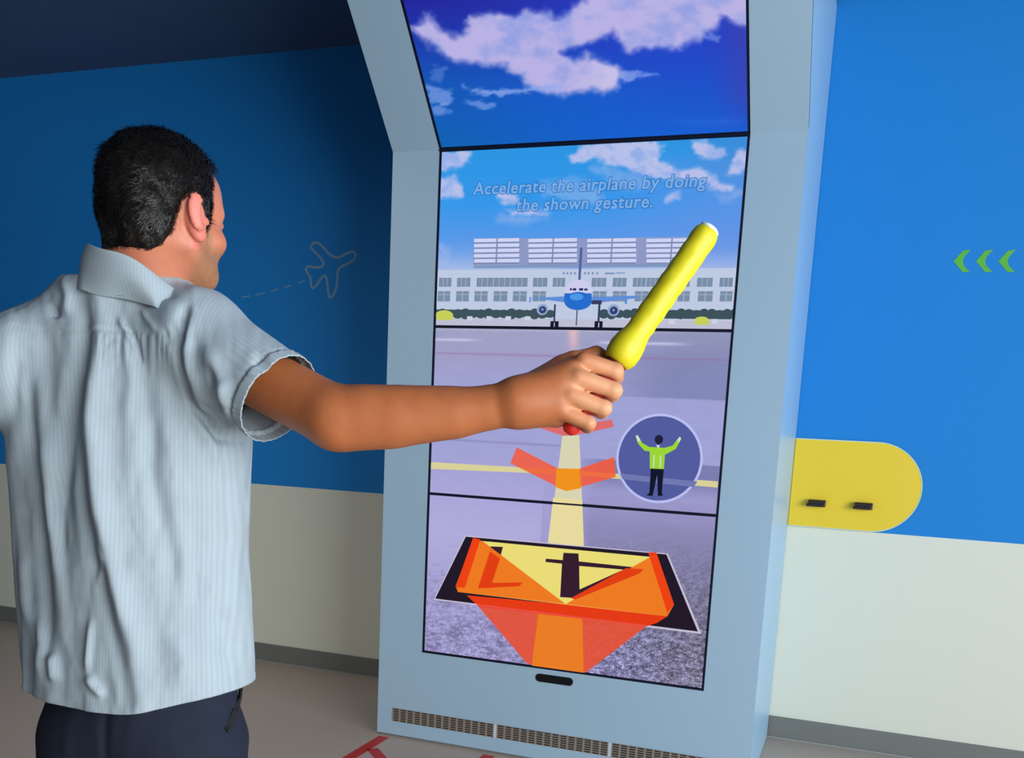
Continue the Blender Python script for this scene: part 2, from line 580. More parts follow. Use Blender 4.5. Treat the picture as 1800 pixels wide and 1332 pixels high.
for (x0, x1, s0, s1, d0, d1) in ((-E_, SW + E_, 0, PH + E_, -0.02, -0.0046), (-E_, BZ, 0, PH + E_, -0.0046, -0.0005), (SW - BZ, SW + E_, 0, PH + E_, -0.0046, -0.0005),
                                 (BZ, SW - BZ, -0.0, BZ * 1.3, -0.0046, -0.0005), (BZ, SW - BZ, PH - BZ, PH + E_, -0.0046, -0.0005)):
    b = len(V)
    V += [upp(x, s, d) for d in (d0, d1) for s in (s0, s1) for x in (x0, x1)]
    F += [[b + i for i in f] for f in ((0, 2, 3, 1), (4, 5, 7, 6), (0, 1, 5, 4), (2, 6, 7, 3), (0, 4, 6, 2), (1, 3, 7, 5))]
keep(obj('bezel', V, F, m_black), kiosk)

jb = box('bezel', (-E_, SW + E_, -0.003, 0.02, ZK - 0.006, ZK + 0.002), m_black)
keep(jb, kiosk)

# --- flat graphics shown on the displays (each a sub-part of its display)
_layer = [0]


def graphic(name, polys, col, parent, alpha=1.0, label=None, lay=None):
    """polys: list of polygons in (x, height above display bottom)"""
    if lay is None:
        _layer[0] += 1
        lay = _layer[0]
    d = -0.004 + 0.0002 + 0.00012 * lay
    small = name in ('hedge', 'roof_letters', 'window_bars', 'louvre_posts', 'louvre_gaps', 'marshaller_stripes', 'cockpit_windows', 'engine_hubs', 'parked_vans')
    if len(polys) > 1 and not small and label is None or (label and len(polys) > 1):
        r = None
        for p in polys:
            r = graphic(name, [p], col, parent, alpha, label, lay)
        return r
    V, F = [], []
    for p in polys:
        b = len(V)
        ar = sum(p[i][0] * p[(i + 1) % len(p)][1] - p[(i + 1) % len(p)][0] * p[i][1] for i in range(len(p)))
        p = list(p) if ar > 0 else list(p)[::-1]
        V += [low(u, v + ZS, d) for u, v in p]
        F.append(list(range(b, b + len(p))))
    o = obj(name, V, F, glow(col, alpha))
    keep(o, kiosk)
    o.parent = parent
    if small:
        o['kind'] = 'stuff'
    if label:
        o['label'] = label
    return o


def pp(pts):
    return [uv(x, y) for x, y in pts]


def rect(x0, y0, x1, y1):
    (a, b), (c, d) = uv(x0, y0), uv(x1, y1)
    return [(a, d), (c, d), (c, b), (a, b)]


def ell_px(cx, cy, rx, ry, n=32):
    u, v = uv(cx, cy)
    a = abs(uv(cx + rx, cy)[0] - u)
    b = abs(uv(cx, cy + ry)[1] - v)
    return [(u + a * math.cos(t * 2 * math.pi / n), v + b * math.sin(t * 2 * math.pi / n)) for t in range(n)]


D1, D2, D3 = displays[0], displays[1], displays[2]


def z5(X, Y):
    return (740 + X / 3.103, 380 + Y / 3.103)


# terminal building
u0, _ = uv(768, 500)
U0, U1 = BZ, SW - BZ
_, vt = uv(800, 474)
graphic('terminal_facade', [[(U0, 2 * PH + 0.02), (U1, 2 * PH + 0.02), (U1, vt), (U0, vt)]], (190, 202, 226), D3)
graphic('apron', [[(U0, 2 * PH + BZ), (U1, 2 * PH + BZ), (U1, 2 * PH + 0.035), (U0, 2 * PH + 0.035)]], (190, 190, 212), D3)


def zz(X, Y):      # keep rows horizontal on the screen: slope removed around X=850
    return z5(X, Y)


def hrect(X0, Y0, X1, Y1):
    xm = 850
    _, va = uv(*z5(xm if False else (X0 + X1) / 2, Y0))
    a = uv(*z5(X0, (Y0 + Y1) / 2))[0]
    c = uv(*z5(X1, (Y0 + Y1) / 2))[0]
    vtop, vbot = uv(*z5((X0 + X1) / 2, Y0))[1], uv(*z5((X0 + X1) / 2, Y1))[1]
    return [(a, vbot), (c, vbot), (c, vtop), (a, vtop)]


lou, gaps, posts = [], [], []
for (a, b) in ((288, 535), (585, 850), (905, 1172), (1228, 1500)):
    gaps.append(hrect(a - 2, 118, b + 2, 262))
    for r in range(5):
        y = 120 + r * 28
        lou.append(hrect(a, y, b, y + 19))
    posts.append(hrect((a + b) / 2 - 4, 118, (a + b) / 2 + 4, 262))
graphic('louvre_backing', [hrect(286, 122, 1502, 278)], (150, 168, 208), D3)
graphic('louvre_gaps', gaps, (128, 138, 182), D3)
graphic('louvre_slats', lou, (206, 212, 244), D3)
graphic('louvre_posts', posts, (128, 138, 178), D3)
graphic('louvre_columns', [hrect(537, 120, 580, 275), hrect(852, 120, 902, 275), hrect(1178, 120, 1224, 275)], (142, 152, 196), D3)
graphic('louvre_base', [hrect(288, 262, 1500, 278)], (128, 150, 190), D3)
graphic('roof_letters', [hrect(x, 304, x + 11, 317) for x in (772, 792, 812, 834, 888, 908, 930, 955)] + [hrect(1002, 306, 1055, 316), hrect(1062, 306, 1112, 312)], (128, 150, 188), D3)
wins = [(97, 165), (195, 268), (302, 392), (395, 485), (488, 580), (610, 688), (718, 785), (930, 1010), (1045, 1120), (1155, 1225), (1229, 1300), (1400, 1465), (1505, 1590), (1628, 1700)]
wins2 = [(90, 158), (190, 260), (290, 362), (395, 470), (500, 575), (608, 680), (935, 1010), (1045, 1120), (1165, 1240), (1400, 1465), (1510, 1590), (1630, 1698)]
W = [hrect(a, 335, b, 384) for a, b in wins] + [hrect(a, 408, b, 464) for a, b in wins2]
graphic('window_row', W, (122, 142, 168), D3)
bars = []
for a, b in wins:
    for t in (0.33, 0.66):
        x = a + (b - a) * t
        bars.append(hrect(x - 2, 335, x + 2, 384))
for a, b in wins2:
    x = (a + b) / 2
    bars.append(hrect(x - 3, 408, x + 3, 464))
    bars.append(hrect(a, 425, b, 429))
graphic('window_bars', bars, (160, 176, 200), D3)
bush = []
for x in range(95, 1700, 42):
    if 700 < x < 960:
        continue
    bush.append(ell_px(*z5(x + 20, 532), 9.5, 8.5 + 1.5 * math.sin(x), 12))
graphic('hedge', [hrect(80, 510, 700, 548), hrect(1330, 512, 1695, 560)] + bush, (62, 82, 92), D3)
graphic('parked_vans', [hrect(x, 545, x + 30, 566) for x in (250, 355, 460, 565)] + [hrect(1585, 560, 1618, 585), hrect(1350, 560, 1385, 588)], (205, 208, 225), D3)
graphic('yellow_vehicles', [ell_px(*z5(125, 540), 16, 9, 16), hrect(85, 545, 172, 566), ell_px(*z5(1530, 568), 13, 7, 14), hrect(1495, 572, 1570, 592)], (198, 208, 92), D3)
# airplane
graphic('airplane_tail', [hrect(861, 170, 875, 360)], (82, 98, 158), D3)
graphic('airplane_wings', [pp([z5(590, 446), z5(790, 436), z5(790, 470), z5(700, 458)]), pp([z5(930, 440), z5(1190, 432), z5(1180, 446), z5(940, 474)]), hrect(1112, 440, 1124, 478), hrect(590, 440, 598, 470)], (96, 142, 214), D3)
graphic('airplane_gear', [hrect(723, 480, 733, 580), hrect(964, 480, 976, 580), hrect(846, 500, 852, 596), hrect(930, 458, 985, 480)], (58, 62, 98), D3)
graphic('airplane_wheels', [hrect(705, 572, 724, 606), hrect(729, 572, 750, 606), hrect(946, 572, 966, 606), hrect(972, 572, 990, 606)], (22, 26, 48), D3)
graphic('airplane_fuselage', [ell_px(*z5(858, 405), 24, 19)], (204, 204, 238), D3)
graphic('airplane_belly', [ell_px(*z5(856, 462), 24.5, 16), pp([z5(782, 420), z5(930, 420), z5(932, 462), z5(780, 462)])], (38, 108, 204), D3)
graphic('airplane_belly_light', [ell_px(*z5(848, 440), 12, 6)], (78, 150, 232), D3)
graphic('cockpit_windows', [hrect(828, 392, 846, 405), hrect(862, 392, 884, 405), hrect(812, 392, 823, 404), hrect(890, 394, 908, 405)], (34, 44, 92), D3)
graphic('engine_rings', [ell_px(*z5(662, 508), 10, 10), ell_px(*z5(1050, 512), 10.5, 10.5)], (150, 168, 210), D3)
graphic('engine_fans', [ell_px(*z5(663, 510), 6.5, 6.5), ell_px(*z5(1051, 514), 7, 7)], (48, 66, 112), D3)
graphic('engine_hubs', [ell_px(*z5(662, 508), 2, 2), ell_px(*z5(1050, 512), 2, 2)], (150, 165, 205), D3)

# instruction text (soft bluish outlined letters)
LAYT = 30


def text(body, pL, pR, hpx, parent):
    (ua, va), (ub, vb) = uv(*pL), uv(*pR)
    for nm, col, off, lay, al in (('text_outline', (40, 104, 180), 0.062, LAYT, 0.80), ('text_letters', (140, 190, 240), 0.016, LAYT + 2, 0.72)):
        cu = bpy.data.curves.new('t', 'FONT')
        cu.body = body
        cu.offset = off
        cu.shear = 0.12
        cu.resolution_u = 3
        cu.space_character = 1.06
        t = bpy.data.objects.new('t', cu)
        COL.objects.link(t)
        me = bpy.data.meshes.new_from_object(t.evaluated_get(bpy.context.evaluated_depsgraph_get()))
        bpy.data.objects.remove(t)
        co = np.empty(len(me.vertices) * 3, np.float32)
        me.vertices.foreach_get('co', co)
        co = co.reshape(-1, 3)
        if nm == 'text_outline':
            lo, hi = co[:, 0].min(), co[:, 0].max()
            s = (ub - ua) / (hi - lo)
            sy = s * hpx
        new = np.empty_like(co)
        new[:, 0] = ua + (co[:, 0] - lo) * s
        new[:, 1] = 0.004 - 0.0002 - 0.00012 * lay
        new[:, 2] = ZS + (va + vb) / 2 + co[:, 1] * sy
        me.vertices.foreach_set('co', new.ravel())
        me.update()
        me.materials.clear()
        me.materials.append(glow(col, al))
        o = bpy.data.objects.new(nm, me)
        COL.objects.link(o)
        keep(o, kiosk)
        o.parent = parent
        o['kind'] = 'stuff'


text('Accelerate the airplane by doing', (829, 338), (1243, 332), 1.0, D3)
text('the shown gesture.', (906, 369), (1148, 366), 1.0, D3)

# yellow taxi lines, direction arrows, stand marking
_layer[0] = 0
YEL = (226, 214, 160)
_, va = uv(800, 818)
graphic('cross_line', [pp([(756, 812), (1000, 826), (1262, 846), (1261, 857), (1000, 834), (756, 824)])], (216, 208, 152), D2)
graphic('centre_line', [pp([(988, 765), (1018, 765), (1023, 885), (973, 885)])], (216, 212, 178), D2)
graphic('centre_line', [pp([(972, 874), (1023, 878), (1026, 960), (962, 960)])], (232, 218, 158), D1)
graphic('centre_line', [pp([(944, 1070), (1024, 1070), (1028, 1182), (934, 1175)])], (232, 210, 120), D1)
z6 = lambda X, Y: (720 + X / 3.103, 840 + Y / 3.103)
q = lambda L: pp([z6(*p) for p in L])
graphic('stand_marking_edge', [q([(300, 314), (1408, 412), (1592, 852), (130, 664)])], (196, 190, 210), D1)
graphic('stand_marking_panel', [q([(305, 320), (1400, 417), (1572, 838), (138, 658)])], (34, 26, 40), D1)
graphic('stand_marking_field', [q([(385, 343), (1330, 432), (1405, 755), (262, 622)])], (234, 220, 118), D1)
graphic('stand_marking_numeral', [q([(440, 373), (508, 376), (455, 572), (622, 566), (600, 592), (368, 604)])], (52, 30, 48), D1, label='dark inverted seven on the yellow field')
graphic('stand_marking_numeral', [q([(838, 408), (920, 412), (922, 455), (1270, 492), (1275, 508), (900, 655), (820, 650), (830, 468), (740, 458), (742, 440), (834, 448)]),
                                  ], (52, 30, 48), D1, label='dark inverted four on the yellow field')
graphic('stand_marking_counter', [q([(924, 480), (1165, 500), (926, 608)])], (234, 220, 118), D1)
graphic('direction_arrow', [q([(345, 335), (398, 345), (850, 688), (262, 622), (250, 590)]), q([(1310, 432), (1345, 405), (1442, 690), (1405, 755), (850, 688)])], (238, 118, 28), D1, alpha=0.97, label='orange arrow arms over the yellow field')
graphic('direction_arrow', [q([(345, 325), (385, 335), (300, 600), (250, 596)]), q([(1300, 405), (1345, 405), (1442, 690), (1405, 735)]),
                            q([(310, 640), (850, 690), (1405, 755), (1350, 790), (1290, 810), (850, 760), (380, 705)])], (236, 60, 20), D1, alpha=0.93, label='red arrow edges over the dark border')
graphic('direction_arrow', [q([(375, 702), (702, 742), (668, 1018), (640, 1012)]), q([(940, 768), (1292, 808), (965, 1058), (945, 1060)])], (226, 82, 48), D1, alpha=0.95, label='coral red arrow point over the tarmac')
graphic('direction_arrow', [q([(702, 742), (940, 768), (948, 1068), (664, 1036)])], (234, 122, 32), D1, alpha=0.97, label='orange arrow point over the centre line')
graphic('arrow_overlap', [q([(438, 400), (492, 440), (448, 572), (615, 570), (598, 590), (372, 602)]), q([(1180, 492), (1275, 498), (1255, 520), (900, 664), (880, 655)])], (226, 62, 22), D1)
graphic('direction_arrow', [pp([(908, 786), (980, 823), (1017, 824), (1079, 803), (1082, 838), (995, 863), (897, 814)])], (240, 90, 42), D2, alpha=0.9, label='orange red arrow above the stand marking')
graphic('arrow_overlap', [pp([(978, 823), (1018, 824), (1021, 858), (995, 863), (976, 856)])], (240, 146, 30), D2)
graphic('direction_arrow', [pp([(935, 738), (990, 752), (1075, 737), (1079, 750), (1015, 764), (990, 766), (948, 752)])], (226, 100, 92), D2, alpha=0.92, label='pale red arrow farthest up the tarmac')
# gesture badge
badge = graphic('gesture_badge', [ell_px(1158, 806, 77.5, 78.5, 64)], (186, 190, 240), D2, label='round badge with a marshaller raising both arms')
graphic('badge_disc', [ell_px(1158, 806, 73, 74, 64)], (82, 92, 158), D2)
graphic('badge_pavement', [pp([(1090, 832), (1226, 846), (1219, 856), (1094, 842)])], (112, 120, 176), D2)
zb = lambda X, Y: (740 + X / 3.214, 700 + Y / 3.214)
b_ = lambda L: pp([zb(*p) for p in L])
graphic('marshaller_trousers', [b_([(1298, 392), (1372, 396), (1360, 535), (1368, 550), (1338, 552), (1334, 430), (1312, 535), (1306, 552), (1274, 548), (1290, 532)])], (20, 24, 44), D2)
graphic('marshaller_jacket', [b_([(1292, 300), (1262, 295), (1226, 255), (1212, 212), (1224, 208), (1250, 252), (1290, 275), (1330, 276), (1372, 280), (1420, 268), (1448, 232), (1462, 218), (1470, 228), (1440, 285), (1390, 312), (1378, 318), (1372, 400), (1292, 396)])], (156, 214, 52), D2)
graphic('marshaller_stripes', [b_([(1312, 320), (1322, 320), (1318, 392), (1308, 392)]), b_([(1348, 322), (1358, 322), (1356, 394), (1346, 394)])], (188, 222, 170), D2)
graphic('marshaller_hands', [b_([(1212, 212), (1224, 208), (1240, 238), (1226, 246)]), b_([(1448, 232), (1462, 216), (1470, 226), (1456, 252)])], (206, 224, 200), D2)
graphic('marshaller_head', [ell_px(*zb(1344, 232), 7.5, 8, 20), b_([(1330, 250), (1348, 252), (1340, 282)])], (32, 34, 58), D2)
graphic('marshaller_collar', [b_([(1328, 262), (1350, 264), (1340, 284)])], (214, 214, 220), D2)

# sensor slot
c0, c1 = on_y(943, 1189, 0), on_y(1008, 1200, 0)
xs0, xs1, zc = 0.520, 0.682, 0.3635
pts = []
r = 0.017
for i in range(17):
    a = math.pi / 2 + math.pi * i / 16
    pts.append((xs0 + r + r * math.cos(a), zc + r * math.sin(a)))
for i in range(17):
    a = -math.pi / 2 + math.pi * i / 16
    pts.append((xs1 - r + r * math.cos(a), zc + r * math.sin(a)))
s = prism('sensor_window', [(x, -0.003, z) for x, z in pts][::-1], (0, -1, 0), 0.012, mat('black_sensor_glass', (8, 12, 18), 0.15))
keep(s, kiosk)
# vent grilles
for (a, b) in ((-0.135, 0.345), (0.359, 0.848), (0.862, 1.345)):
    z0, z1 = 0.074, 0.133
    g = box('vent_grille', (a, b, -0.0012, 0.003, z0, z1), m_dark)
    keep(g, kiosk)
    L = []
    n = 14
    for i in range(n + 1):
        x = a + (b - a) * i / n
        L.append((max(a, x - 0.0045), min(b, x + 0.0045), -0.0032, -0.0012, z0, z1))
    for j in range(7):
        z = z0 + (z1 - z0) * j / 6
        L.append((a, b, -0.0026, -0.0012, max(z0, z - 0.0018), min(z1, z + 0.0018)))
    V, F = boxes(L)
    bars_ = obj('grille_bars', V, F, m_vent)
    bars_['kind'] = 'stuff'
    keep(bars_, kiosk)
    bars_.parent = g
for x in (0.3455, 0.8485):
    keep(box('vent_divider', (x, x + 0.013, -0.0045, 0.003, 0.074, 0.133), mat('pale_vent_divider', (196, 204, 214), 0.4)), kiosk)

# ------------------------------------------------------------------ wall plate with two holders
m_y = mat('yellow_lacquer_plate', (240, 205, 48), 0.4, noise=0.03, nscale=3)
zl, zh = ZP + 0.002, 1.398
R_ = (zh - zl) / 2
pts = [(1.395, zl), ]
for i in range(33):
    a = -math.pi / 2 + math.pi * i / 32
    pts.append((1.765 + R_ * math.cos(a), (zl + zh) / 2 + R_ * math.sin(a)))
pts.append((1.395, zh))
pts = [(max(x, KR + 0.001), z) for x, z in pts]
plate = prism('wand_holder_plate', [(x, YW - 0.012, z) for x, z in pts], (0, -1, 0), 0.0115, m_y)
tag(plate, 'round-ended yellow plate on the blue wall beside the kiosk', 'wall plate')
bv = plate.modifiers.new('bevel', 'BEVEL'); bv.width = 0.003; bv.segments = 2
rimp = [(x, z) for x, z in pts]
cxm, czm = 1.70, (zl + zh) / 2
m_rim = mat('pale_plate_edge', (205, 218, 200), 0.5)
V = []
for x, z in pts:
    V.append((x, YW - 0.0135, z))
for x, z in pts:
    dx, dz = (x - 1.765, z - czm) if x > 1.765 else (0, z - czm)
    L = math.hypot(dx, dz) or 1
    V.append((x - dx / L * 0.004, YW - 0.0135, z - dz / L * 0.004))
n = len(pts)
e = obj('plate_edge', V, [[i, i + 1, i + 1 + n, i + n] for i in range(n - 1)], m_rim)
so = e.modifiers.new('s', 'SOLIDIFY'); so.thickness = 0.002
e.parent = plate
m_hold = mat('black_holder_plastic', (30, 16, 18), 0.4)
for (px, py) in ((1437, 884), (1519, 889)):
    c = on_y(px, py, YW - 0.03)
    h = box('wand_holder', (c[0] - 0.040, c[0] + 0.036, YW - 0.055, YW - 0.012, c[2] - 0.015, c[2] + 0.014), m_hold, bevel=0.004)
    h.parent = plate
    t = box('holder_tongue', (c[0] - 0.046, c[0] + 0.03, YW - 0.062, YW - 0.055, c[2] - 0.015, c[2] - 0.002), m_hold, bevel=0.002)
    t.parent = h

# green direction chevrons on the wall
m_green = mat('green_wall_decal', (92, 180, 60), 0.7)
for i, lab in enumerate(('leftmost of the three small green chevrons on the blue wall', 'middle one of the three small green chevrons on the blue wall',
                         'rightmost of the three small green chevrons on the blue wall')):
    ox = 1676 + i * 39.5
    pxs = [(ox, 459), (ox + 16, 441), (ox + 31, 438), (ox + 20, 450), (ox + 16, 459), (ox + 19, 468), (ox + 29, 478), (ox + 16, 478)]
    c = prism('chevron_decal', [on_y(x, y, YW - 0.0015) for x, y in pxs], (0, -1, 0), 0.0012, m_green)
    bm = bmesh.new(); bm.from_mesh(c.data); bmesh.ops.recalc_face_normals(bm, faces=bm.faces); bm.to_mesh(c.data); bm.free()
    tag(c, lab, 'wall decal', 'green chevrons on the blue wall')


# airplane outline decal with dashed trail
def ribbon(name, pts, wd, material, closed=True, smooth_it=2):
    P = [np.array(p, float) for p in pts]
    for _ in range(smooth_it):
        Q = []
        n = len(P)
        for i in range(n if closed else n - 1):
            a, b = P[i], P[(i + 1) % n]
            Q += [a * 0.75 + b * 0.25, a * 0.25 + b * 0.75]
        if not closed:
            Q = [P[0]] + Q + [P[-1]]
        P = Q
    n = len(P)
    V, F = [], []
    for i in range(n):
        a = P[i - 1] if (closed or i > 0) else P[i]
        b = P[(i + 1) % n] if (closed or i < n - 1) else P[i]
        t = b - a
        t /= np.linalg.norm(t) + 1e-9
        nn = np.array((-t[1], t[0])) * wd / 2
        for sgn in (1, -1):
            for dy in (0.0012, 0.0001):
                V.append((P[i][0] + sgn * nn[0], YW - dy, P[i][1] + sgn * nn[1]))
    for i in range(n if closed else n - 1):
        a, b = i * 4, ((i + 1) % n) * 4
        F += [[a, b, b + 2, a + 2], [a + 1, a + 3, b + 3, b + 1], [a, a + 1, b + 1, b], [a + 2, b + 2, b + 3, a + 3]]
    if not closed:
        F += [[0, 2, 3, 1], [4 * n - 4, 4 * n - 3, 4 * n - 1, 4 * n - 2]]
    return obj(name, V, F, material)


zp = lambda X, Y: (lambda p: (p[0], p[2]))(on_y(500 + X / 9.5125, 400 + Y / 9.5125, YW))
m_line = mat('pale_blue_wall_decal', (116, 158, 190), 0.7)
outl = [(440, 300), (500, 245), (590, 260), (840, 545), (1100, 395), (1200, 420), (1180, 540), (930, 665), (890, 720), (885, 900), (850, 1090), (760, 1190), (735, 1110),
        (705, 800), (640, 800), (530, 980), (450, 1035), (445, 830), (345, 710), (400, 635), (540, 680), (680, 630), (600, 490), (450, 350)]
pl = ribbon('airplane_outline_decal', [zp(*p) for p in outl], 0.0125, m_line)
tag(pl, 'thin pale blue airplane outline on the dark blue wall', 'wall decal')
for i, (a, b) in enumerate((((524, 497), (536, 493)), ((500, 505), (512, 501)), ((476, 512), (490, 508)), ((450, 518), (465, 515)), ((425, 522), (440, 520)))):
    pa, pb = on_y(*a, YW), on_y(*b, YW)
    dsh = ribbon('trail_dash', [(pa[0], pa[2]), (pb[0], pb[2])], 0.006, m_line, closed=False, smooth_it=0)
    dsh.parent = pl

# ------------------------------------------------------------------ floor tape
m_red = mat('red_floor_tape', (196, 34, 34), 0.5, noise=0.1)


def tape(a, b, wd, label):
    a, b = np.array(a, float), np.array(b, float)
    t = (b - a) / np.linalg.norm(b - a)
    n = np.array((-t[1], t[0])) * wd / 2
    P = [a + n, b + n, b - n, a - n]
    o = prism('floor_tape', [(p[0], p[1], 0.0012) for p in P][::-1], (0, 0, 1), 0.001, m_red)
    bm = bmesh.new(); bm.from_mesh(o.data); bmesh.ops.recalc_face_normals(bm, faces=bm.faces); bm.to_mesh(o.data); bm.free()
    tag(o, label, 'floor tape')


tape((-0.165, -0.02), (-0.165, -1.6), 0.05, 'red floor tape running out from the left corner of the kiosk')
tape((-0.135, -0.185), (0.42, -0.74), 0.05, 'red floor tape branching diagonally off the strip at the kiosk corner')
tape((0.34, -0.028), (0.34, -0.6), 0.05, 'short red floor tape starting under the first kiosk vent joint')


# ================================================================== person
# smooth-blended volume modelling: primitives -> one continuous surface


class Field:
    def __init__(self):
        self.p = []

    def add(self, fn, c, r, k, op=0):
        self.p.append((fn, np.asarray(c, float), float(r), float(k), op))

    def cap(self, a, b, ra, rb, k=0.01, op=0):
        a, b = np.asarray(a, float), np.asarray(b, float)
        ab = b - a
        L2 = ab @ ab + 1e-12

        def fn(P):
            t = np.clip(((P - a) @ ab) / L2, 0, 1)
            d = P - a - t[:, None] * ab
            return np.sqrt((d * d).sum(1)) - (ra + t * (rb - ra))
        self.add(fn, (a + b) / 2, math.sqrt(L2) / 2 + max(ra, rb), k, op)

    def ell(self, c, rad, k=0.01, M=None, op=0):
        c, rad = np.asarray(c, float), np.asarray(rad, float)
        M = np.eye(3) if M is None else np.asarray(M, float)   # rows = local axes

        def fn(P):
            q = (P - c) @ M.T
            k0 = np.sqrt(((q / rad) ** 2).sum(1))
            k1 = np.sqrt(((q / rad ** 2) ** 2).sum(1)) + 1e-9
            return k0 * (k0 - 1) / k1
        self.add(fn, c, rad.max(), k, op)

    def __call__(self, P, near=None):
        d = np.full(len(P), 1.0)
        for (fn, c, r, k, op) in (self.p if near is None else near):
            e = fn(P)
            if op == 0:
                h = np.clip(0.5 + 0.5 * (d - e) / k, 0, 1)
                d = d + (e - d) * h - k * h * (1 - h)
            else:
                h = np.clip(0.5 - 0.5 * (d + e) / k, 0, 1)
                d = d + (-e - d) * h + k * h * (1 - h)
        return d


def surface(field, h, block=14):
    lo = np.min([c - r for _, c, r, _, op in field.p if op == 0], 0) - 3 * h
    hi = np.max([c + r for _, c, r, _, op in field.p if op == 0], 0) + 3 * h
    nb = np.ceil((hi - lo) / (h * block)).astype(int)
    N = nb * block + 2
    bs = h * block
    g = np.stack(np.meshgrid(*[np.arange(n) for n in nb], indexing='ij'), -1).reshape(-1, 3)
    cen = lo + (g + 0.5) * bs
    hd = bs * math.sqrt(3) / 2
    d = field(cen)
    g, cen = g[np.abs(d) < hd * 1.7 + 0.012], cen[np.abs(d) < hd * 1.7 + 0.012]
    B = block
    loc = np.stack(np.meshgrid(*[np.arange(-1, B + 1)] * 3, indexing='ij'), -1)      # (B+2)^3 grid points, origin -1
    PC = np.array([p[1] for p in field.p]); PR = np.array([p[2] for p in field.p]); PK = np.array([p[3] for p in field.p])
    VV, QQ, II = [], [], []
    corners = np.array([(i, j, k) for i in (0, 1) for j in (0, 1) for k in (0, 1)])
    edges = [(a, b) for a in range(8) for b in range(a + 1, 8) if np.abs(corners[a] - corners[b]).sum() == 1]
    cid = lambda ijk: (ijk[..., 0].astype(np.int64) + 1) * (N[1] + 2) * (N[2] + 2) + (ijk[..., 1] + 1) * (N[2] + 2) + (ijk[..., 2] + 1)
    for gi, c in zip(g, cen):
        dist = np.sqrt(((PC - c) ** 2).sum(1)) - PR
        near = [field.p[i] for i in np.nonzero(dist < 2.2 * hd + PK)[0]]
        if not near:
            continue
        base = gi * B
        pts = lo + (loc.reshape(-1, 3) + base) * h
        D = field(pts, near).reshape((B + 2,) * 3)
        S = D < 0
        if S.all() or not S.any():
            continue
        # vertices for own cells 0..B-1  (grid index offset +1)
        sub = [D[1 + o[0]:1 + o[0] + B, 1 + o[1]:1 + o[1] + B, 1 + o[2]:1 + o[2] + B] for o in corners]
        ssum = sum((s < 0).astype(int) for s in sub)
        act = (ssum > 0) & (ssum < 8)
        idx = np.argwhere(act)
        if len(idx):
            vals = [s[act] for s in sub]
            acc = np.zeros((len(idx), 3)); cnt = np.zeros(len(idx))
            for a, b in edges:
                va, vb = vals[a], vals[b]
                cr = (va < 0) != (vb < 0)
                t = np.where(cr, va / (va - vb + 1e-15), 0)
                p = corners[a] + t[:, None] * (corners[b] - corners[a])
                acc += p * cr[:, None]; cnt += cr
            VV.append(lo + (idx + base + acc / cnt[:, None]) * h)
            II.append(cid(idx + base))
        for ax in range(3):
            o = np.zeros(3, int); o[ax] = 1
            A_ = S[1:B + 1, 1:B + 1, 1:B + 1]
            Bv = S[1 + o[0]:B + 1 + o[0], 1 + o[1]:B + 1 + o[1], 1 + o[2]:B + 1 + o[2]]
            ch = np.argwhere(A_ != Bv)
            if len(ch) == 0:
                continue
            fl = A_[tuple(ch.T)]
            u, v_ = [(1, 2), (2, 0), (0, 1)][ax]
            e1 = np.zeros(3, int); e1[u] = 1
            e2 = np.zeros(3, int); e2[v_] = 1
            cc = ch + base
            q = np.stack([cid(cc - e1 - e2), cid(cc - e2), cid(cc), cid(cc - e1)], -1)
            q[~fl] = q[~fl][:, ::-1]
            QQ.append(q)
    V = np.concatenate(VV); I = np.concatenate(II); Q = np.concatenate(QQ)
    od = np.argsort(I); I = I[od]; V = V[od]
    pos = np.searchsorted(I, Q); pos = np.clip(pos, 0, len(I) - 1)
    ok = (I[pos] == Q).all(1)
    return V, pos[ok]


def relax(V, Q, it=2, lam=0.5):
    n = len(V)
    for _ in range(it):
        acc = np.zeros_like(V); cnt = np.zeros(n)
        for a, b in ((0, 1), (1, 2), (2, 3), (3, 0)):
            for k in range(3):
                acc[:, k] += np.bincount(Q[:, a], V[Q[:, b], k], n) + np.bincount(Q[:, b], V[Q[:, a], k], n)
            cnt += np.bincount(Q[:, a], None, n) + np.bincount(Q[:, b], None, n)
        V = V + lam * (acc / np.maximum(cnt, 1)[:, None] - V)
    return V


def normals(V, Q):
    a, b, c, d = V[Q[:, 0]], V[Q[:, 1]], V[Q[:, 2]], V[Q[:, 3]]
    fn = np.cross(c - a, d - b)
    N = np.zeros_like(V)
    for i in range(4):
        for k in range(3):
            N[:, k] += np.bincount(Q[:, i], fn[:, k], len(V))
    return N / (np.linalg.norm(N, axis=1, keepdims=True) + 1e-12)


# ---- frames
yb = math.radians(-11)                                   # torso heading
FB = np.array((math.sin(yb), math.cos(yb), 0.0))
RB = np.array((math.cos(yb), -math.sin(yb), 0.0))
ZU = np.array((0, 0, 1.0))
BO = at(228, 700, 1.53) * np.array((1, 1, 0))            # floor point under the torso
yh = math.radians(9)                                     # head heading
FH = np.array((math.sin(yh), math.cos(yh), 0.0))
RH = np.array((math.cos(yh), -math.sin(yh), 0.0))
tilt = math.radians(-3)
FH2 = FH * math.cos(tilt) + ZU * math.sin(tilt)
UH = -FH * math.sin(tilt) + ZU * math.cos(tilt)
HO = at(287, 383, 1.46)                                   # head origin, eye level, between the ears
HM = np.array((RH, FH2, UH))


def bl(x, y, z):        # torso-local point -> world
    return BO + RB * x + FB * y + ZU * z


HS = 0.965


def hl(x, y, z):        # head-local point -> world
    return HO + (RH * x + FH2 * y + UH * z) * HS


def mirror(p):          # left side: mirror image, shoulder carried a little lower
    p = np.asarray(p)
    d = (p - BO) @ RB
    return p - 2 * d * RB - ZU * 0.040 * sstep(0.02, 0.16, d)


# ---- skin of head
HEAD = Field()


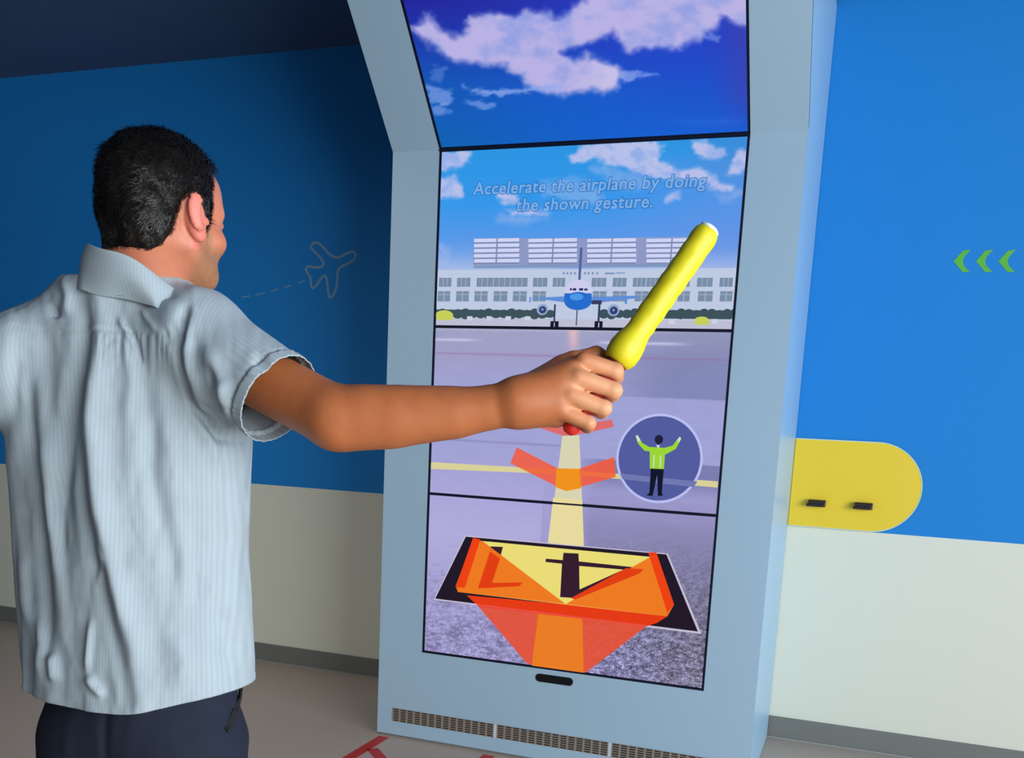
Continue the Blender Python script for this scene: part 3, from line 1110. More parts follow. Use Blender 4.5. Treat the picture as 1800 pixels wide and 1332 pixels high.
def hcap(F_, a, b, ra, rb, k=0.01, op=0):
    F_.cap(hl(*a), hl(*b), ra * HS, rb * HS, k, op)


def hell(F_, c, rad, k=0.01, op=0, M=None):
    F_.ell(hl(*c), np.array(rad) * HS, k, HM if M is None else M, op)


def build_head(F_):
    hell(F_, (0, -0.008, 0.034), (0.073, 0.090, 0.080), 0.02)
    hell(F_, (0, -0.032, -0.005), (0.062, 0.058, 0.056), 0.02)
    hell(F_, (0, 0.030, -0.028), (0.061, 0.060, 0.080), 0.02)
    hell(F_, (0, 0.040, -0.074), (0.050, 0.050, 0.034), 0.025)
    hell(F_, (0, 0.078, -0.094), (0.022, 0.018, 0.017), 0.02)
    for s in (-1, 1):
        hcap(F_, (s * 0.058, 0.000, -0.045), (s * 0.040, 0.055, -0.084), 0.014, 0.014, 0.025)      # jaw line
        hcap(F_, (s * 0.012, 0.080, 0.020), (s * 0.048, 0.064, 0.018), 0.013, 0.011, 0.02)        # brow
        hell(F_, (s * 0.044, 0.058, -0.026), (0.024, 0.024, 0.020), 0.02)                         # cheekbone
    hcap(F_, (0, 0.085, 0.010), (0, 0.106, -0.026), 0.009, 0.0120, 0.012)
    for s in (-1, 1):
        hell(F_, (s * 0.012, 0.094, -0.030), (0.009, 0.012, 0.008), 0.008)
    for s in (-1, 1):
        hell(F_, (s * 0.031, 0.098, 0.000), (0.017, 0.016, 0.011), 0.012, op=1)
        hell(F_, (s * 0.031, 0.073, 0.000), (0.014, 0.013, 0.012), 0.004)
        hcap(F_, (s * 0.018, 0.0850, 0.0056), (s * 0.044, 0.0800, 0.0050), 0.0046, 0.0040, 0.004)
        hcap(F_, (s * 0.020, 0.0830, -0.0085), (s * 0.042, 0.0790, -0.0080), 0.0036, 0.0032, 0.004)
    hcap(F_, (-0.020, 0.086, -0.0575), (0.020, 0.086, -0.0575), 0.0055, 0.0055, 0.008)
    hell(F_, (0, 0.092, -0.0570), (0.012, 0.007, 0.005), 0.006)
    hcap(F_, (-0.016, 0.087, -0.068), (0.016, 0.087, -0.068), 0.0062, 0.0062, 0.007)
    hcap(F_, (-0.022, 0.098, -0.0625), (0.022, 0.098, -0.0625), 0.0018, 0.0018, 0.004, op=1)
    hell(F_, (0, 0.050, 0.046), (0.056, 0.040, 0.046), 0.02)
    for s in (-1, 1):                                     # ears
        e1 = (RH * math.cos(0.35) * s - FH2 * math.sin(0.35))
        e2 = FH2 * math.cos(0.35) + RH * s * math.sin(0.35)
        # rim tilts back at the top
        up = UH * math.cos(0.18) - e2 * math.sin(0.18)
        fw = np.cross(up, e1) * (1 if True else 1)
        M = np.array((e1, fw / np.linalg.norm(fw), up))
        F_.ell(hl(s * 0.078, -0.006, -0.006), (0.0080, 0.015, 0.031), 0.006, M)
        F_.ell(hl(s * 0.087, -0.012, 0.002), (0.0045, 0.0145, 0.028), 0.003, M)
        F_.ell(hl(s * 0.0915, 0.000, 0.000), (0.0065, 0.0085, 0.018), 0.003, M, op=1)
        F_.ell(hl(s * 0.080, 0.002, -0.030), (0.006, 0.009, 0.010), 0.005, M)
        F_.ell(hl(s * 0.082, 0.012, -0.007), (0.004, 0.004, 0.007), 0.003, M)


NB = bl(0.0, -0.005, 1.50)
build_head(HEAD)
BODY = Field()
# torso core, kept inside the shirt
for (z, a) in ((1.02, 0.125), (1.15, 0.115), (1.27, 0.125), (1.36, 0.13)):
    BODY.ell(bl(0, 0, z), (a * 1.12, 0.072, 0.13), 0.06, np.array((RB, FB, ZU)))
BODY.ell(bl(0, 0.0, 1.43), (0.165, 0.075, 0.075), 0.05, np.array((RB, FB, ZU)))
BODY.p += HEAD.p
neck_a, neck_b = hl(0, -0.026, -0.030), bl(0.0, 0.012, 1.49)
BODY.cap(neck_a, neck_b, 0.056, 0.064, 0.022)
NECKP = BODY.p[-1]
BODY.cap(bl(-0.03, -0.02, 1.55), bl(-0.12, -0.01, 1.47), 0.035, 0.035, 0.03)
BODY.cap(bl(0.03, -0.02, 1.55), bl(0.12, -0.01, 1.47), 0.035, 0.035, 0.03)

# right arm, and its mirror image on the left
SH, EL = at(346, 605, 1.458), at(590, 734, 1.352)
W1, W2 = at(700, 734, 1.345), at(800, 726, 1.34)
W3, WR = at(862, 716, 1.335), at(918, 704, 1.33)
hand = []


def H(a, b, ra, rb, k):
    hand.append((at(*a), at(*b), ra, rb, k))


arm = [(SH, EL, 0.047, 0.044, 0.02), (EL, W1, 0.0445, 0.0415, 0.012), (W1, W2, 0.0415, 0.0360, 0.003), (W2, W3, 0.0360, 0.0310, 0.003), (W3, WR, 0.0310, 0.0275, 0.003),
       (at(600, 752, 1.345), at(680, 752, 1.345), 0.027, 0.022, 0.02), (at(640, 714, 1.34), at(790, 708, 1.34), 0.026, 0.016, 0.02)]
mcp = [(1026, 634, 1.318), (1016, 664, 1.310), (1003, 696, 1.310), (990, 725, 1.316)]
pip = [(1082, 652, 1.322), (1080, 686, 1.314), (1062, 717, 1.313), (1035, 744, 1.318)]
dip = [(1084, 662, 1.352), (1076, 694, 1.348), (1058, 724, 1.346), (1033, 750, 1.345)]
tip = [(1058, 656, 1.366), (1050, 688, 1.364), (1034, 716, 1.362), (1014, 740, 1.360)]
H((915, 703, 1.33), (1008, 650, 1.322), 0.026, 0.0150, 0.02)
H((915, 706, 1.33), (1002, 676, 1.318), 0.026, 0.0165, 0.02)
H((915, 708, 1.33), (985, 706, 1.318), 0.026, 0.0160, 0.02)
H((915, 712, 1.33), (974, 722, 1.325), 0.025, 0.0165, 0.02)
H((940, 690, 1.345), (990, 650, 1.348), 0.021, 0.019, 0.02)      # thenar side of the palm
H((940, 712, 1.340), (980, 728, 1.348), 0.021, 0.018, 0.02)
for i, (r0, r1, r2) in enumerate(((0.0128, 0.0112, 0.0095), (0.0130, 0.0112, 0.0096), (0.0125, 0.0108, 0.0092), (0.0115, 0.0098, 0.0084))):
    H(mcp[i], pip[i], r0, r1, 0.0045)
    H(pip[i], dip[i], r1, r2 + 0.0006, 0.0035)
    H(dip[i], tip[i], r2 + 0.0006, r2, 0.0035)
H((950, 672, 1.345), (1008, 634, 1.350), 0.017, 0.0135, 0.012)   # thumb
H((1008, 634, 1.350), (1048, 622, 1.360), 0.0125, 0.0110, 0.005)
H((1048, 622, 1.360), (1074, 634, 1.366), 0.0110, 0.0095, 0.004)
for a, b, ra, rb, k in arm + hand:
    BODY.cap(a, b, ra, rb, k)
    BODY.cap(mirror(a) + (FB * 0.018 if a is SH else 0), mirror(b), ra, rb, k)
# legs down into the shoes
for s in (-1, 1):
    BODY.cap(bl(s * 0.070, 0.01, 0.95), bl(s * 0.112, 0.015, 0.50), 0.060, 0.048, 0.04)
    BODY.cap(bl(s * 0.115, 0.015, 0.50), bl(s * 0.125, -0.01, 0.09), 0.050, 0.034, 0.03)
    BODY.cap(bl(s * 0.125, -0.01, 0.06), bl(s * 0.14, 0.13, 0.045), 0.030, 0.022, 0.02)

person = empty('person', tuple(BO), 'man seen from behind in a pale blue-grey short-sleeved shirt, right arm stretched out', 'person')


def skin_mat():
    mt = bpy.data.materials.new('skin')
    mt.use_nodes = True
    nt = mt.node_tree
    b = nt.nodes['Principled BSDF']
    a = nt.nodes.new('ShaderNodeAttribute'); a.attribute_name = 'tone'
    nz = nt.nodes.new('ShaderNodeTexNoise'); nz.inputs['Scale'].default_value = 55; nz.inputs['Detail'].default_value = 5
    tc = nt.nodes.new('ShaderNodeTexCoord')
    nt.links.new(tc.outputs['Object'], nz.inputs['Vector'])
    mx = nt.nodes.new('ShaderNodeMixRGB'); mx.blend_type = 'OVERLAY'; mx.inputs['Fac'].default_value = 0.12
    nt.links.new(a.outputs['Color'], mx.inputs['Color1']); nt.links.new(nz.outputs['Fac'], mx.inputs['Color2'])
    nt.links.new(mx.outputs[0], b.inputs['Base Color'])
    b.inputs['Roughness'].default_value = 0.5
    b.inputs['Subsurface Weight'].default_value = 0.12
    b.inputs['Subsurface Radius'].default_value = (0.012, 0.005, 0.003)
    b.inputs['Subsurface Scale'].default_value = 1.0
    n2 = nt.nodes.new('ShaderNodeTexNoise'); n2.inputs['Scale'].default_value = 260
    nt.links.new(tc.outputs['Object'], n2.inputs['Vector'])
    bp = nt.nodes.new('ShaderNodeBump'); bp.inputs['Strength'].default_value = 0.12; bp.inputs['Distance'].default_value = 0.001
    nt.links.new(n2.outputs['Fac'], bp.inputs['Height']); nt.links.new(bp.outputs[0], b.inputs['Normal'])
    return mt


V, Q = surface(BODY, 0.0031)
La = (V - BO) @ RB
handm = sstep(0.03, 0.12, np.minimum(np.linalg.norm(V - at(1010, 690, 1.33), axis=1), np.linalg.norm(V - mirror(at(1010, 690, 1.33)), axis=1)) - 0.05) * sstep(0.10, 0.16, np.linalg.norm(V - HO, axis=1))
V1 = relax(V, Q, 1, 0.4)
V = V1 + (relax(V1, Q, 25, 0.6) - V1) * handm[:, None]
body = np_mesh('body', V, Q, skin_mat())
keep(body, person)
L = (V - HO) @ HM.T / HS
tone = np.zeros((len(V), 3)); tone[:] = lin((178, 102, 58))                       # base tone of the arms, deeper than the face
hd = sstep(-0.16, -0.10, L[:, 2]) * (np.linalg.norm(L, axis=1) < 0.25)
hs = np.linalg.norm(V - at(1010, 690, 1.33), axis=1)
tone = mix(tone, lin((214, 150, 108)), (1 - sstep(0.03, 0.07, np.linalg.norm(V - at(1060, 695, 1.32), axis=1))))  # fingers of the right fist painted lighter for the light from the right
tone = mix(tone, lin((196, 118, 88)), hd)
ear = (np.abs(L[:, 0]) > 0.071) & (np.abs(L[:, 1] + 0.006) < 0.03) & (np.abs(L[:, 2]) < 0.05) & (hd > 0)
tone = mix(tone, lin((222, 122, 108)), 0.7 * ear)
# stubble on jaw, chin and upper lip
jaw = sstep(-0.028, -0.05, L[:, 2]) * sstep(-0.004, 0.022, L[:, 1]) * (1 - sstep(-0.118, -0.135, L[:, 2]) ) * (hd > 0)
jaw2 = sstep(0.018, 0.03, L[:, 1]) * (1 - sstep(0.034, 0.046, L[:, 1])) * sstep(0.004, -0.03, L[:, 2]) * (np.abs(L[:, 0]) > 0.05)
st = np.clip(np.maximum(jaw, jaw2), 0, 1) * (0.55 + 0.45 * rng.random(len(V)))
st = st * (np.linalg.norm(L, axis=1) < 0.2) * (1 - ((np.abs(L[:, 0]) < 0.022) & (np.abs(L[:, 2] + 0.0625) < 0.011)))
tone = mix(tone, lin((128, 100, 62)), 0.75 * st)
lips = (np.abs(L[:, 0]) < 0.022) & (np.abs(L[:, 2] + 0.0625) < 0.0105) & (L[:, 1] > 0.082)
tone = mix(tone, lin((186, 96, 88)), 0.8 * lips)
brow = (np.abs(L[:, 2] - 0.019) < 0.0048) & (np.abs(np.abs(L[:, 0]) - 0.032) < 0.02) & (L[:, 1] > 0.05)
tone = mix(tone, lin((44, 30, 24)), 0.85 * brow)
colattr(body.data, 'tone', tone)

# eyes
m_eye = mat('eye_white', (228, 224, 220), 0.2)
m_iris = mat('brown_iris', (58, 36, 24), 0.2)
for s in (-1, 1):
    for nm, r, off, mm in (('eye', 0.0104, 0.0768, m_eye), ('iris', 0.0068, 0.0812, m_iris)):
        bm = bmesh.new()
        bmesh.ops.create_uvsphere(bm, u_segments=16, v_segments=10, radius=r)
        me = bpy.data.meshes.new(nm); bm.to_mesh(me); bm.free()
        me.polygons.foreach_set('use_smooth', [True] * len(me.polygons))
        me.materials.append(mm)
        o = bpy.data.objects.new(nm, me); COL.objects.link(o)
        o.location = hl(s * 0.031, off, 0.0)
        keep(o, person)

# ---- hair: scalp cover with a real hairline
HP = [(0.110, 0.150), (0.098, 0.088), (0.066, 0.084), (0.044, 0.072), (0.037, 0.048), (0.037, 0.022), (0.035, -0.014), (0.024, -0.018), (0.019, 0.008),
      (0.010, 0.029), (-0.010, 0.032), (-0.026, 0.020), (-0.034, -0.008), (-0.036, -0.034), (-0.044, -0.052), (-0.056, -0.064), (-0.130, -0.062), (-0.160, 0.150)]
m_hair = bpy.data.materials.new('dark_brown_hair')
m_hair.use_nodes = True
nt = m_hair.node_tree
b = nt.nodes['Principled BSDF']
b.inputs['Roughness'].default_value = 0.42
b.inputs['Specular IOR Level'].default_value = 0.35
nz = nt.nodes.new('ShaderNodeTexNoise'); nz.inputs['Scale'].default_value = 90; nz.inputs['Detail'].default_value = 4
tc = nt.nodes.new('ShaderNodeTexCoord'); nt.links.new(tc.outputs['Object'], nz.inputs['Vector'])
cr = nt.nodes.new('ShaderNodeValToRGB')
cr.color_ramp.elements[0].color = tuple(lin((8, 7, 7))) + (1,); cr.color_ramp.elements[1].color = tuple(lin((32, 25, 20))) + (1,)
nt.links.new(nz.outputs['Fac'], cr.inputs[0]); nt.links.new(cr.outputs[0], b.inputs['Base Color'])
bp = nt.nodes.new('ShaderNodeBump'); bp.inputs['Strength'].default_value = 0.6; bp.inputs['Distance'].default_value = 0.003
nt.links.new(nz.outputs['Fac'], bp.inputs['Height']); nt.links.new(bp.outputs[0], b.inputs['Normal'])


def hair_thick(P):
    L = (P - HO) @ HM.T / HS
    sd = polysd(L[:, 1], L[:, 2], HP)
    top = sstep(0.03, 0.10, L[:, 2])
    lowb = sstep(0.0, -0.05, L[:, 2])
    base = 0.007 + 0.004 * top - 0.004 * lowb + 0.008 * sstep(0.05, 0.09, L[:, 1]) * top
    clump = (fbm(L[:, 0] * 95 + L[:, 1] * 40, L[:, 2] * 60 + L[:, 1] * 60 + 9, 3, 2) - 0.5) * 0.007
    return np.where(sd < 0, (base + clump) * sstep(0.0, 0.010, -sd), 0) - 0.003 * sstep(-0.002, 0.004, sd)


HAIR = Field()


def hair_fn(P):
    return HEADC(P) - hair_thick(P)


HEADC = Field()
HEADC.p = [p for p in HEAD.p[:4]] + [NECKP]
HAIR.add(hair_fn, hl(0, -0.005, 0.035), 0.125, 0.001)
V, Q = surface(HAIR, 0.0028)
L = (V - HO) @ HM.T / HS
sd = polysd(L[:, 1], L[:, 2], HP)
kv = sd < 0.002
Q = Q[kv[Q].all(1)]
us = np.unique(Q); rm = np.zeros(len(V), int); rm[us] = np.arange(len(us)); V, Q = V[us], rm[Q]
hair = np_mesh('hair', V, Q, m_hair)
keep(hair, person)
N = normals(V, Q)
L = (V - HO) @ HM.T / HS
sel = rng.choice(len(V), 15000)
p0 = V[sel] - N[sel] * 0.002
flow = np.array([HM.T @ f for f in np.stack([0.25 * np.sin(L[sel, 1] * 40 + L[sel, 2] * 30), -0.55 + 0.9 * sstep(0.0, 0.09, L[sel, 1]) * sstep(0.04, 0.09, L[sel, 2]), -0.75 * np.ones(len(sel))], -1)])
flow += rng.normal(0, 0.35, flow.shape)
flow -= (flow * N[sel]).sum(1, keepdims=True) * N[sel]
flow /= np.linalg.norm(flow, axis=1, keepdims=True)
ln = rng.uniform(0.007, 0.013, (len(sel), 1)) * (1 - 0.45 * sstep(0.0, -0.04, L[sel, 2]))[:, None]
p1 = p0 + (flow * 0.80 + N[sel] * 0.45) * ln
p2 = p0 + (flow * 1.7 + N[sel] * 0.42) * ln
sd_ = np.cross(flow, N[sel]) * 0.0005
VS = np.stack([p0 - sd_, p0 + sd_, p1 + sd_ * 0.8, p1 - sd_ * 0.8, p2 + sd_ * 0.2, p2 - sd_ * 0.2], 1).reshape(-1, 3)
bI = np.arange(len(sel))[:, None] * 6
QS = np.concatenate([bI + np.array([0, 1, 2, 3]), bI + np.array([3, 2, 4, 5])])
strands = np_mesh('hair_strands', VS, QS, m_hair)
strands['kind'] = 'stuff'
keep(strands, person)
strands.parent = hair

# ---- shirt
SHIRT = Field()
SZ = np.array([0.86, 0.92, 1.0, 1.1, 1.2, 1.3, 1.38, 1.44, 1.49, 1.53, 1.57, 1.60])
SA = np.array([0.184, 0.185, 0.188, 0.190, 0.190, 0.194, 0.198, 0.194, 0.174, 0.142, 0.112, 0.092])
SB = np.array([0.145, 0.143, 0.138, 0.133, 0.130, 0.130, 0.126, 0.120, 0.112, 0.104, 0.094, 0.084])
SX = np.array([0.010, 0.009, 0.008, 0.004, 0.000, 0.000, 0.000, 0.000, 0.000, 0.000, 0.004, 0.006])


def torso_fn(P):
    d = P - BO
    z = P[:, 2]
    a, b, ox = np.interp(z, SZ, SA), np.interp(z, SZ, SB), np.interp(z, SZ, SX)
    x = np.abs((d @ RB - ox) / a); y = np.abs((d @ FB) / b)
    rho = (x ** 2.15 + y ** 2.15 + 1e-9) ** (1 / 2.15)
    e = (rho - 1) * (a * b) / np.sqrt((a * y / (rho + 1e-6)) ** 2 + (b * x / (rho + 1e-6)) ** 2 + 1e-9)
    return np.maximum(e, np.maximum(z - 1.585 + 0.55 * np.maximum(d @ FB - 0.01, 0) + 0.05 * sstep(0.02, 0.05, d @ FB) * (1 - sstep(0.07, 0.10, np.abs(d @ RB))), 0.885 - z))


SHIRT.add(torso_fn, bl(0, 0, 1.24), 0.46, 0.02)
SLV_A, SLV_B = at(348, 598, 1.45), at(500, 708, 1.384)
CUFF = at(489, 704, 1.386)
AX = (SLV_B - SLV_A) / np.linalg.norm(SLV_B - SLV_A)
for f in (lambda p: p, mirror):
    SHIRT.cap(f(SLV_A), f(SLV_A + AX * 0.26), 0.068, 0.0655, 0.03)
    SHIRT.cap(f(bl(0.045, -0.01, 1.535)), f(SLV_A + ZU * 0.004), 0.050, 0.066, 0.035)
V, Q = surface(SHIRT, 0.0034)
V = relax(V, Q, 3, 0.5)
# open the hem and the cuffs
hem0 = 0.925
me = bpy.data.meshes.new('t')
np_o = np_mesh('tmp', V, Q, None)
bm = bmesh.new(); bm.from_mesh(np_o.data)
tm = np_o.data
bpy.data.objects.remove(np_o)
bmesh.ops.bisect_plane(bm, geom=bm.verts[:] + bm.edges[:] + bm.faces[:], plane_co=(0, 0, hem0), plane_no=(0, 0, -1), clear_outer=True)
AXM = AX - 2 * (AX @ RB) * RB
for co, no in ((CUFF, AX), (mirror(CUFF), AXM)):
    # only cut the sleeve itself, never the torso behind the plane
    gv = [v for v in bm.verts if (Vector(v.co) - Vector(co)).length < 0.30 and abs((np.array(v.co) - BO) @ RB) > 0.21]
    gs = set(gv)
    ge = [e for e in bm.edges if e.verts[0] in gs and e.verts[1] in gs]
    gf = [f_ for f_ in bm.faces if all(v in gs for v in f_.verts)]
    bmesh.ops.bisect_plane(bm, geom=gv + ge + gf, plane_co=co, plane_no=no, clear_outer=True)
bmesh.ops.triangulate(bm, faces=[f_ for f_ in bm.faces if len(f_.verts) > 4])
bm.normal_update()
V = np.array([v.co[:] for v in bm.verts]); N = np.array([v.normal[:] for v in bm.verts])
PX, PY = project(V)
facing = -((V - CAM) / np.linalg.norm(V - CAM, axis=1, keepdims=True) * N).sum(1)
fw = sstep(0.0, 0.25, facing)


def seg(PX, PY, pts, wd, amp, sharp=2.0):
    """ridge (+) or valley (-) along a line; width wd; tapering at its ends"""
    d = np.full(PX.shape, 1e9); tt = np.zeros(PX.shape)
    Ls = [math.dist(pts[i], pts[i + 1]) for i in range(len(pts) - 1)]
    T = sum(Ls); acc = 0
    for i in range(len(pts) - 1):
        (x0, y0), (x1, y1) = pts[i], pts[i + 1]
        ex, ey = x1 - x0, y1 - y0
        t = np.clip(((PX - x0) * ex + (PY - y0) * ey) / (ex * ex + ey * ey), 0, 1)
        dd = np.hypot(PX - x0 - t * ex, PY - y0 - t * ey)
        c = dd < d
        d = np.where(c, dd, d); tt = np.where(c, (acc + t * Ls[i]) / T, tt)
        acc += Ls[i]
    taper = sstep(0, 0.3, tt) * (1 - sstep(0.7, 1, tt)) * (0.96 if T < 130 else 0.8) + (0.04 if T < 130 else 0.2)
    return amp * np.exp(-(d / wd) ** sharp) * taper


dsp = np.zeros(len(V))
mm = 0.001
folds = [
    ([(140, 500), (150, 560), (138, 640), (112, 760), (100, 860), (118, 980)], 16, -9 * mm), ([(175, 520), (170, 620), (160, 740), (170, 860), (196, 1000), (232, 1130), (250, 1240)], 20, 9 * mm),
    ([(150, 600), (135, 760), (150, 900), (190, 1060), (225, 1240)], 14, -7 * mm), ([(60, 600), (70, 800), (90, 1000), (110, 1230)], 14, 5 * mm), ([(40, 620), (48, 800), (62, 1000), (70, 1200)], 10, -4 * mm),
    ([(95, 840), (88, 900), (100, 1000)], 9, -6 * mm), ([(165, 940), (180, 980), (168, 1040)], 6, 4 * mm), ([(155, 1080), (150, 1140), (145, 1200)], 5, 4 * mm),
    ([(30, 960), (32, 1060), (45, 1130)], 6, 4 * mm), ([(55, 1080), (62, 1140), (60, 1210)], 7, 5 * mm), ([(80, 1150), (86, 1215)], 7, 5 * mm), ([(145, 1190), (160, 1215), (180, 1235)], 7, 5 * mm),
    ([(245, 620), (262, 720), (275, 820)], 16, -3.0 * mm), ([(265, 700), (262, 820), (300, 980), (310, 1100)], 16, -3.5 * mm), ([(215, 560), (230, 650), (225, 760)], 10, 2.5 * mm),
    ([(300, 560), (330, 680), (375, 790), (405, 860)], 12, 4 * mm), ([(310, 590), (320, 640), (345, 720), (385, 770), (425, 775)], 8, -8 * mm), ([(340, 545), (330, 590), (335, 650), (360, 710), (410, 765)], 7, 5 * mm),
    ([(330, 530), (322, 560), (318, 620)], 8, -6 * mm), ([(305, 560), (308, 600), (318, 650)], 5, -4 * mm),
    ([(180, 480), (230, 470), (280, 490)], 7, -2.5 * mm), ([(170, 520), (230, 495), (290, 510)], 8, 3 * mm), ([(235, 540), (270, 515), (320, 520)], 7, -3 * mm),
    ([(205, 555), (228, 590), (235, 610)], 4, 3 * mm), ([(222, 570), (240, 600), (252, 650)], 4, -2.5 * mm), ([(245, 540), (262, 565), (280, 585)], 4, 2.5 * mm), ([(290, 575), (300, 610)], 4, -2.5 * mm),
    ([(90, 530), (95, 560)], 8, -4 * mm), ([(110, 480), (118, 520), (112, 560)], 7, 3.5 * mm),
    ([(360, 600), (385, 660), (400, 720)], 12, 4 * mm), ([(372, 640), (378, 690), (390, 730)], 7, -5 * mm), ([(400, 660), (398, 700), (405, 740)], 8, 4 * mm), ([(440, 620), (470, 650), (480, 690)], 12, -3 * mm),
    ([(455, 685), (450, 720)], 5, -3 * mm), ([(480, 660), (485, 690)], 5, 2.5 * mm), ([(505, 645), (512, 668)], 5, -2 * mm),
    ([(340, 900), (350, 1000), (345, 1090)], 22, -3 * mm), ([(400, 820), (410, 960), (400, 1100), (420, 1190)], 16, 3.5 * mm), ([(380, 1050), (400, 1130), (395, 1200)], 12, -3 * mm),
    ([(390, 780), (388, 820), (392, 860)], 5, -3 * mm), ([(345, 1000), (348, 1060)], 4, -2 * mm),
    ([(300, 1110), (320, 1180), (310, 1240)], 16, 3 * mm), ([(24, 600), (22, 680), (24, 750)], 8, -3 * mm)]
for pts, wd, amp in folds:
    dsp += seg(PX, PY, pts, wd * (1.25 if wd < 8 else 1.1), amp * (1.7 if wd < 8 else 1.9))
# yoke seam and stitch lines
dsp += seg(PX, PY, [(18, 572), (60, 577), (110, 581), (150, 584), (190, 580), (240, 582), (318, 592)], 2.6, -2.6 * mm) + seg(PX, PY, [(18, 566), (110, 575), (190, 574), (318, 586)], 4.0, 1.5 * mm)
gat = sstep(583, 590, PY) * (1 - sstep(600, 680, PY)) * np.sin(PX * 0.55 + np.sin(PX * 0.13) * 2) * sstep(150, 180, PX) * (1 - sstep(300, 330, PX))
dsp += gat * 1.3 * mm
# the left part of the back falls away from a long crease
cx_ = np.interp(PY, [480, 600, 800, 1000, 1240], [140, 150, 158, 190, 246])
dlv = V - BO
fall = 0.024 * sstep(-10, 140, cx_ - PX) * sstep(500, 660, PY) * (dlv @ FB < 0.02) * sstep(0.0, 0.05, -(dlv @ FB)) * (1 - sstep(0.12 - 0.06 * sstep(1.25, 1.38, V[:, 2]), 0.19 - 0.05 * sstep(1.25, 1.38, V[:, 2]), -(dlv @ RB))) * (1 - 0.35 * sstep(1.10, 0.98, V[:, 2]))
dsp *= fw
# loose vertical drape all the way round
dl = V - BO
ang = np.arctan2(dl @ RB, dl @ FB)
zz_ = V[:, 2]
tor = 1 - sstep(0.20, 0.235, np.abs(dl @ RB))
drp = np.sin(ang * 11 + 3 * np.sin(zz_ * 4)) * 0.0030 + np.sin(ang * 23 + zz_ * 6) * 0.0012
dsp += drp * sstep(1.35, 0.95, zz_) * (1 - 0.5 * fw)
dsp += (fbm(PX / 34.0 + 50, PY / 90.0 + 50, 3, 1) - 0.5) * 0.006 * fw + (fbm(ang * 4 + 30, zz_ * 6 + 30, 3, 2) - 0.5) * 0.004
dsp += 0.0010 * sstep(0.012, 0.010, V[:, 2] - hem0) * sstep(-1, 0, V[:, 2])
# cuffs: turned-up band with puckers
sl = []
for co, no in ((CUFF, AX), (mirror(CUFF), AXM)):
    t = (co - V) @ no
    r = np.linalg.norm((V - co) + t[:, None] * no, axis=1)
    on = (t > -0.002) & (t < 0.06) & (r < 0.11) & (np.abs(dl @ RB) > 0.20)
    ph = np.arctan2((V - co) @ np.cross(no, ZU), (V - co) @ ZU)
    dsp += on * (0.0026 * (t < 0.019) - 0.0022 * np.exp(-((t - 0.0205) / 0.0022) ** 2) + (t < 0.03) * 0.0006 * np.sin(ph * 34 + 2 * np.sin(ph * 7)))
V2 = V + N * dsp[:, None] + FB * fall[:, None]
# shirt-tail hem: lower in the middle of back and front, higher at the sides
s_ = np.abs((V2 - BO) @ RB) / 0.21
tail = 0.020 - 0.014 * (1 - sstep(0.15, 0.95, s_))
lowz = 1 - sstep(hem0, hem0 + 0.16, V2[:, 2])
side = (V2 - BO) @ RB
V2[:, 2] += tail * lowz + 0.012 * lowz * np.sign(side) * sstep(0.05, 0.2, np.abs(side))
out = sstep(0.10, 0.21, side) * lowz
V2 += RB * (0.006 * out)[:, None]
for v, c in zip(bm.verts, V2):
    v.co = c
me = bpy.data.meshes.new('shirt')
bm.to_mesh(me); bm.free()
me.polygons.foreach_set('use_smooth', [True] * len(me.polygons))
m_shirt = bpy.data.materials.new('pale_blue_grey_striped_cotton')
m_shirt.use_nodes = True
nt = m_shirt.node_tree
b = nt.nodes['Principled BSDF']
b.inputs['Roughness'].default_value = 0.85
b.inputs['Specular IOR Level'].default_value = 0.2
at_ = nt.nodes.new('ShaderNodeAttribute'); at_.attribute_name = 'weave'
sp_ = nt.nodes.new('ShaderNodeSeparateXYZ'); nt.links.new(at_.outputs['Vector'], sp_.inputs[0])
mu = nt.nodes.new('ShaderNodeMath'); mu.operation = 'MULTIPLY'; mu.inputs[1].default_value = 2 * math.pi / 0.0052
nt.links.new(sp_.outputs['X'], mu.inputs[0])
si = nt.nodes.new('ShaderNodeMath'); si.operation = 'SINE'; nt.links.new(mu.outputs[0], si.inputs[0])
mr = nt.nodes.new('ShaderNodeMapRange'); mr.inputs['From Min'].default_value = -1; nt.links.new(si.outputs[0], mr.inputs['Value'])
cm = nt.nodes.new('ShaderNodeMixRGB')
cm.inputs['Color1'].default_value = tuple(lin((158, 170, 178))) + (1,)
cm.inputs['Color2'].default_value = tuple(lin((167, 178, 184))) + (1,)
nt.links.new(mr.outputs[0], cm.inputs['Fac'])
nz = nt.nodes.new('ShaderNodeTexNoise'); nz.inputs['Scale'].default_value = 14; nz.inputs['Detail'].default_value = 6
nt.links.new(at_.outputs['Vector'], nz.inputs['Vector'])
cm2 = nt.nodes.new('ShaderNodeMixRGB'); cm2.blend_type = 'OVERLAY'; cm2.inputs['Fac'].default_value = 0.10
nt.links.new(cm.outputs[0], cm2.inputs['Color1']); nt.links.new(nz.outputs['Fac'], cm2.inputs['Color2'])
nt.links.new(cm2.outputs[0], b.inputs['Base Color'])
bp = nt.nodes.new('ShaderNodeBump'); bp.inputs['Strength'].default_value = 0.07; bp.inputs['Distance'].default_value = 0.0005
nt.links.new(mr.outputs[0], bp.inputs['Height']); nt.links.new(bp.outputs[0], b.inputs['Normal'])
me.materials.append(m_shirt)
shirt = bpy.data.objects.new('shirt', me)
COL.objects.link(shirt)
wv = np.zeros((len(V), 3))
x_arm = sstep(0.20, 0.23, np.abs(dl @ RB)) * sstep(1.25, 1.3, zz_)
wv[:, 0] = np.where(np.abs(ang) > 1.57, dl @ RB, np.sign(ang) * 0.4 - dl @ RB) * (1 - x_arm) + x_arm * (dl @ np.cross(AX, ZU))
wv[:, 1] = zz_
wv[:, 2] = dl @ FB
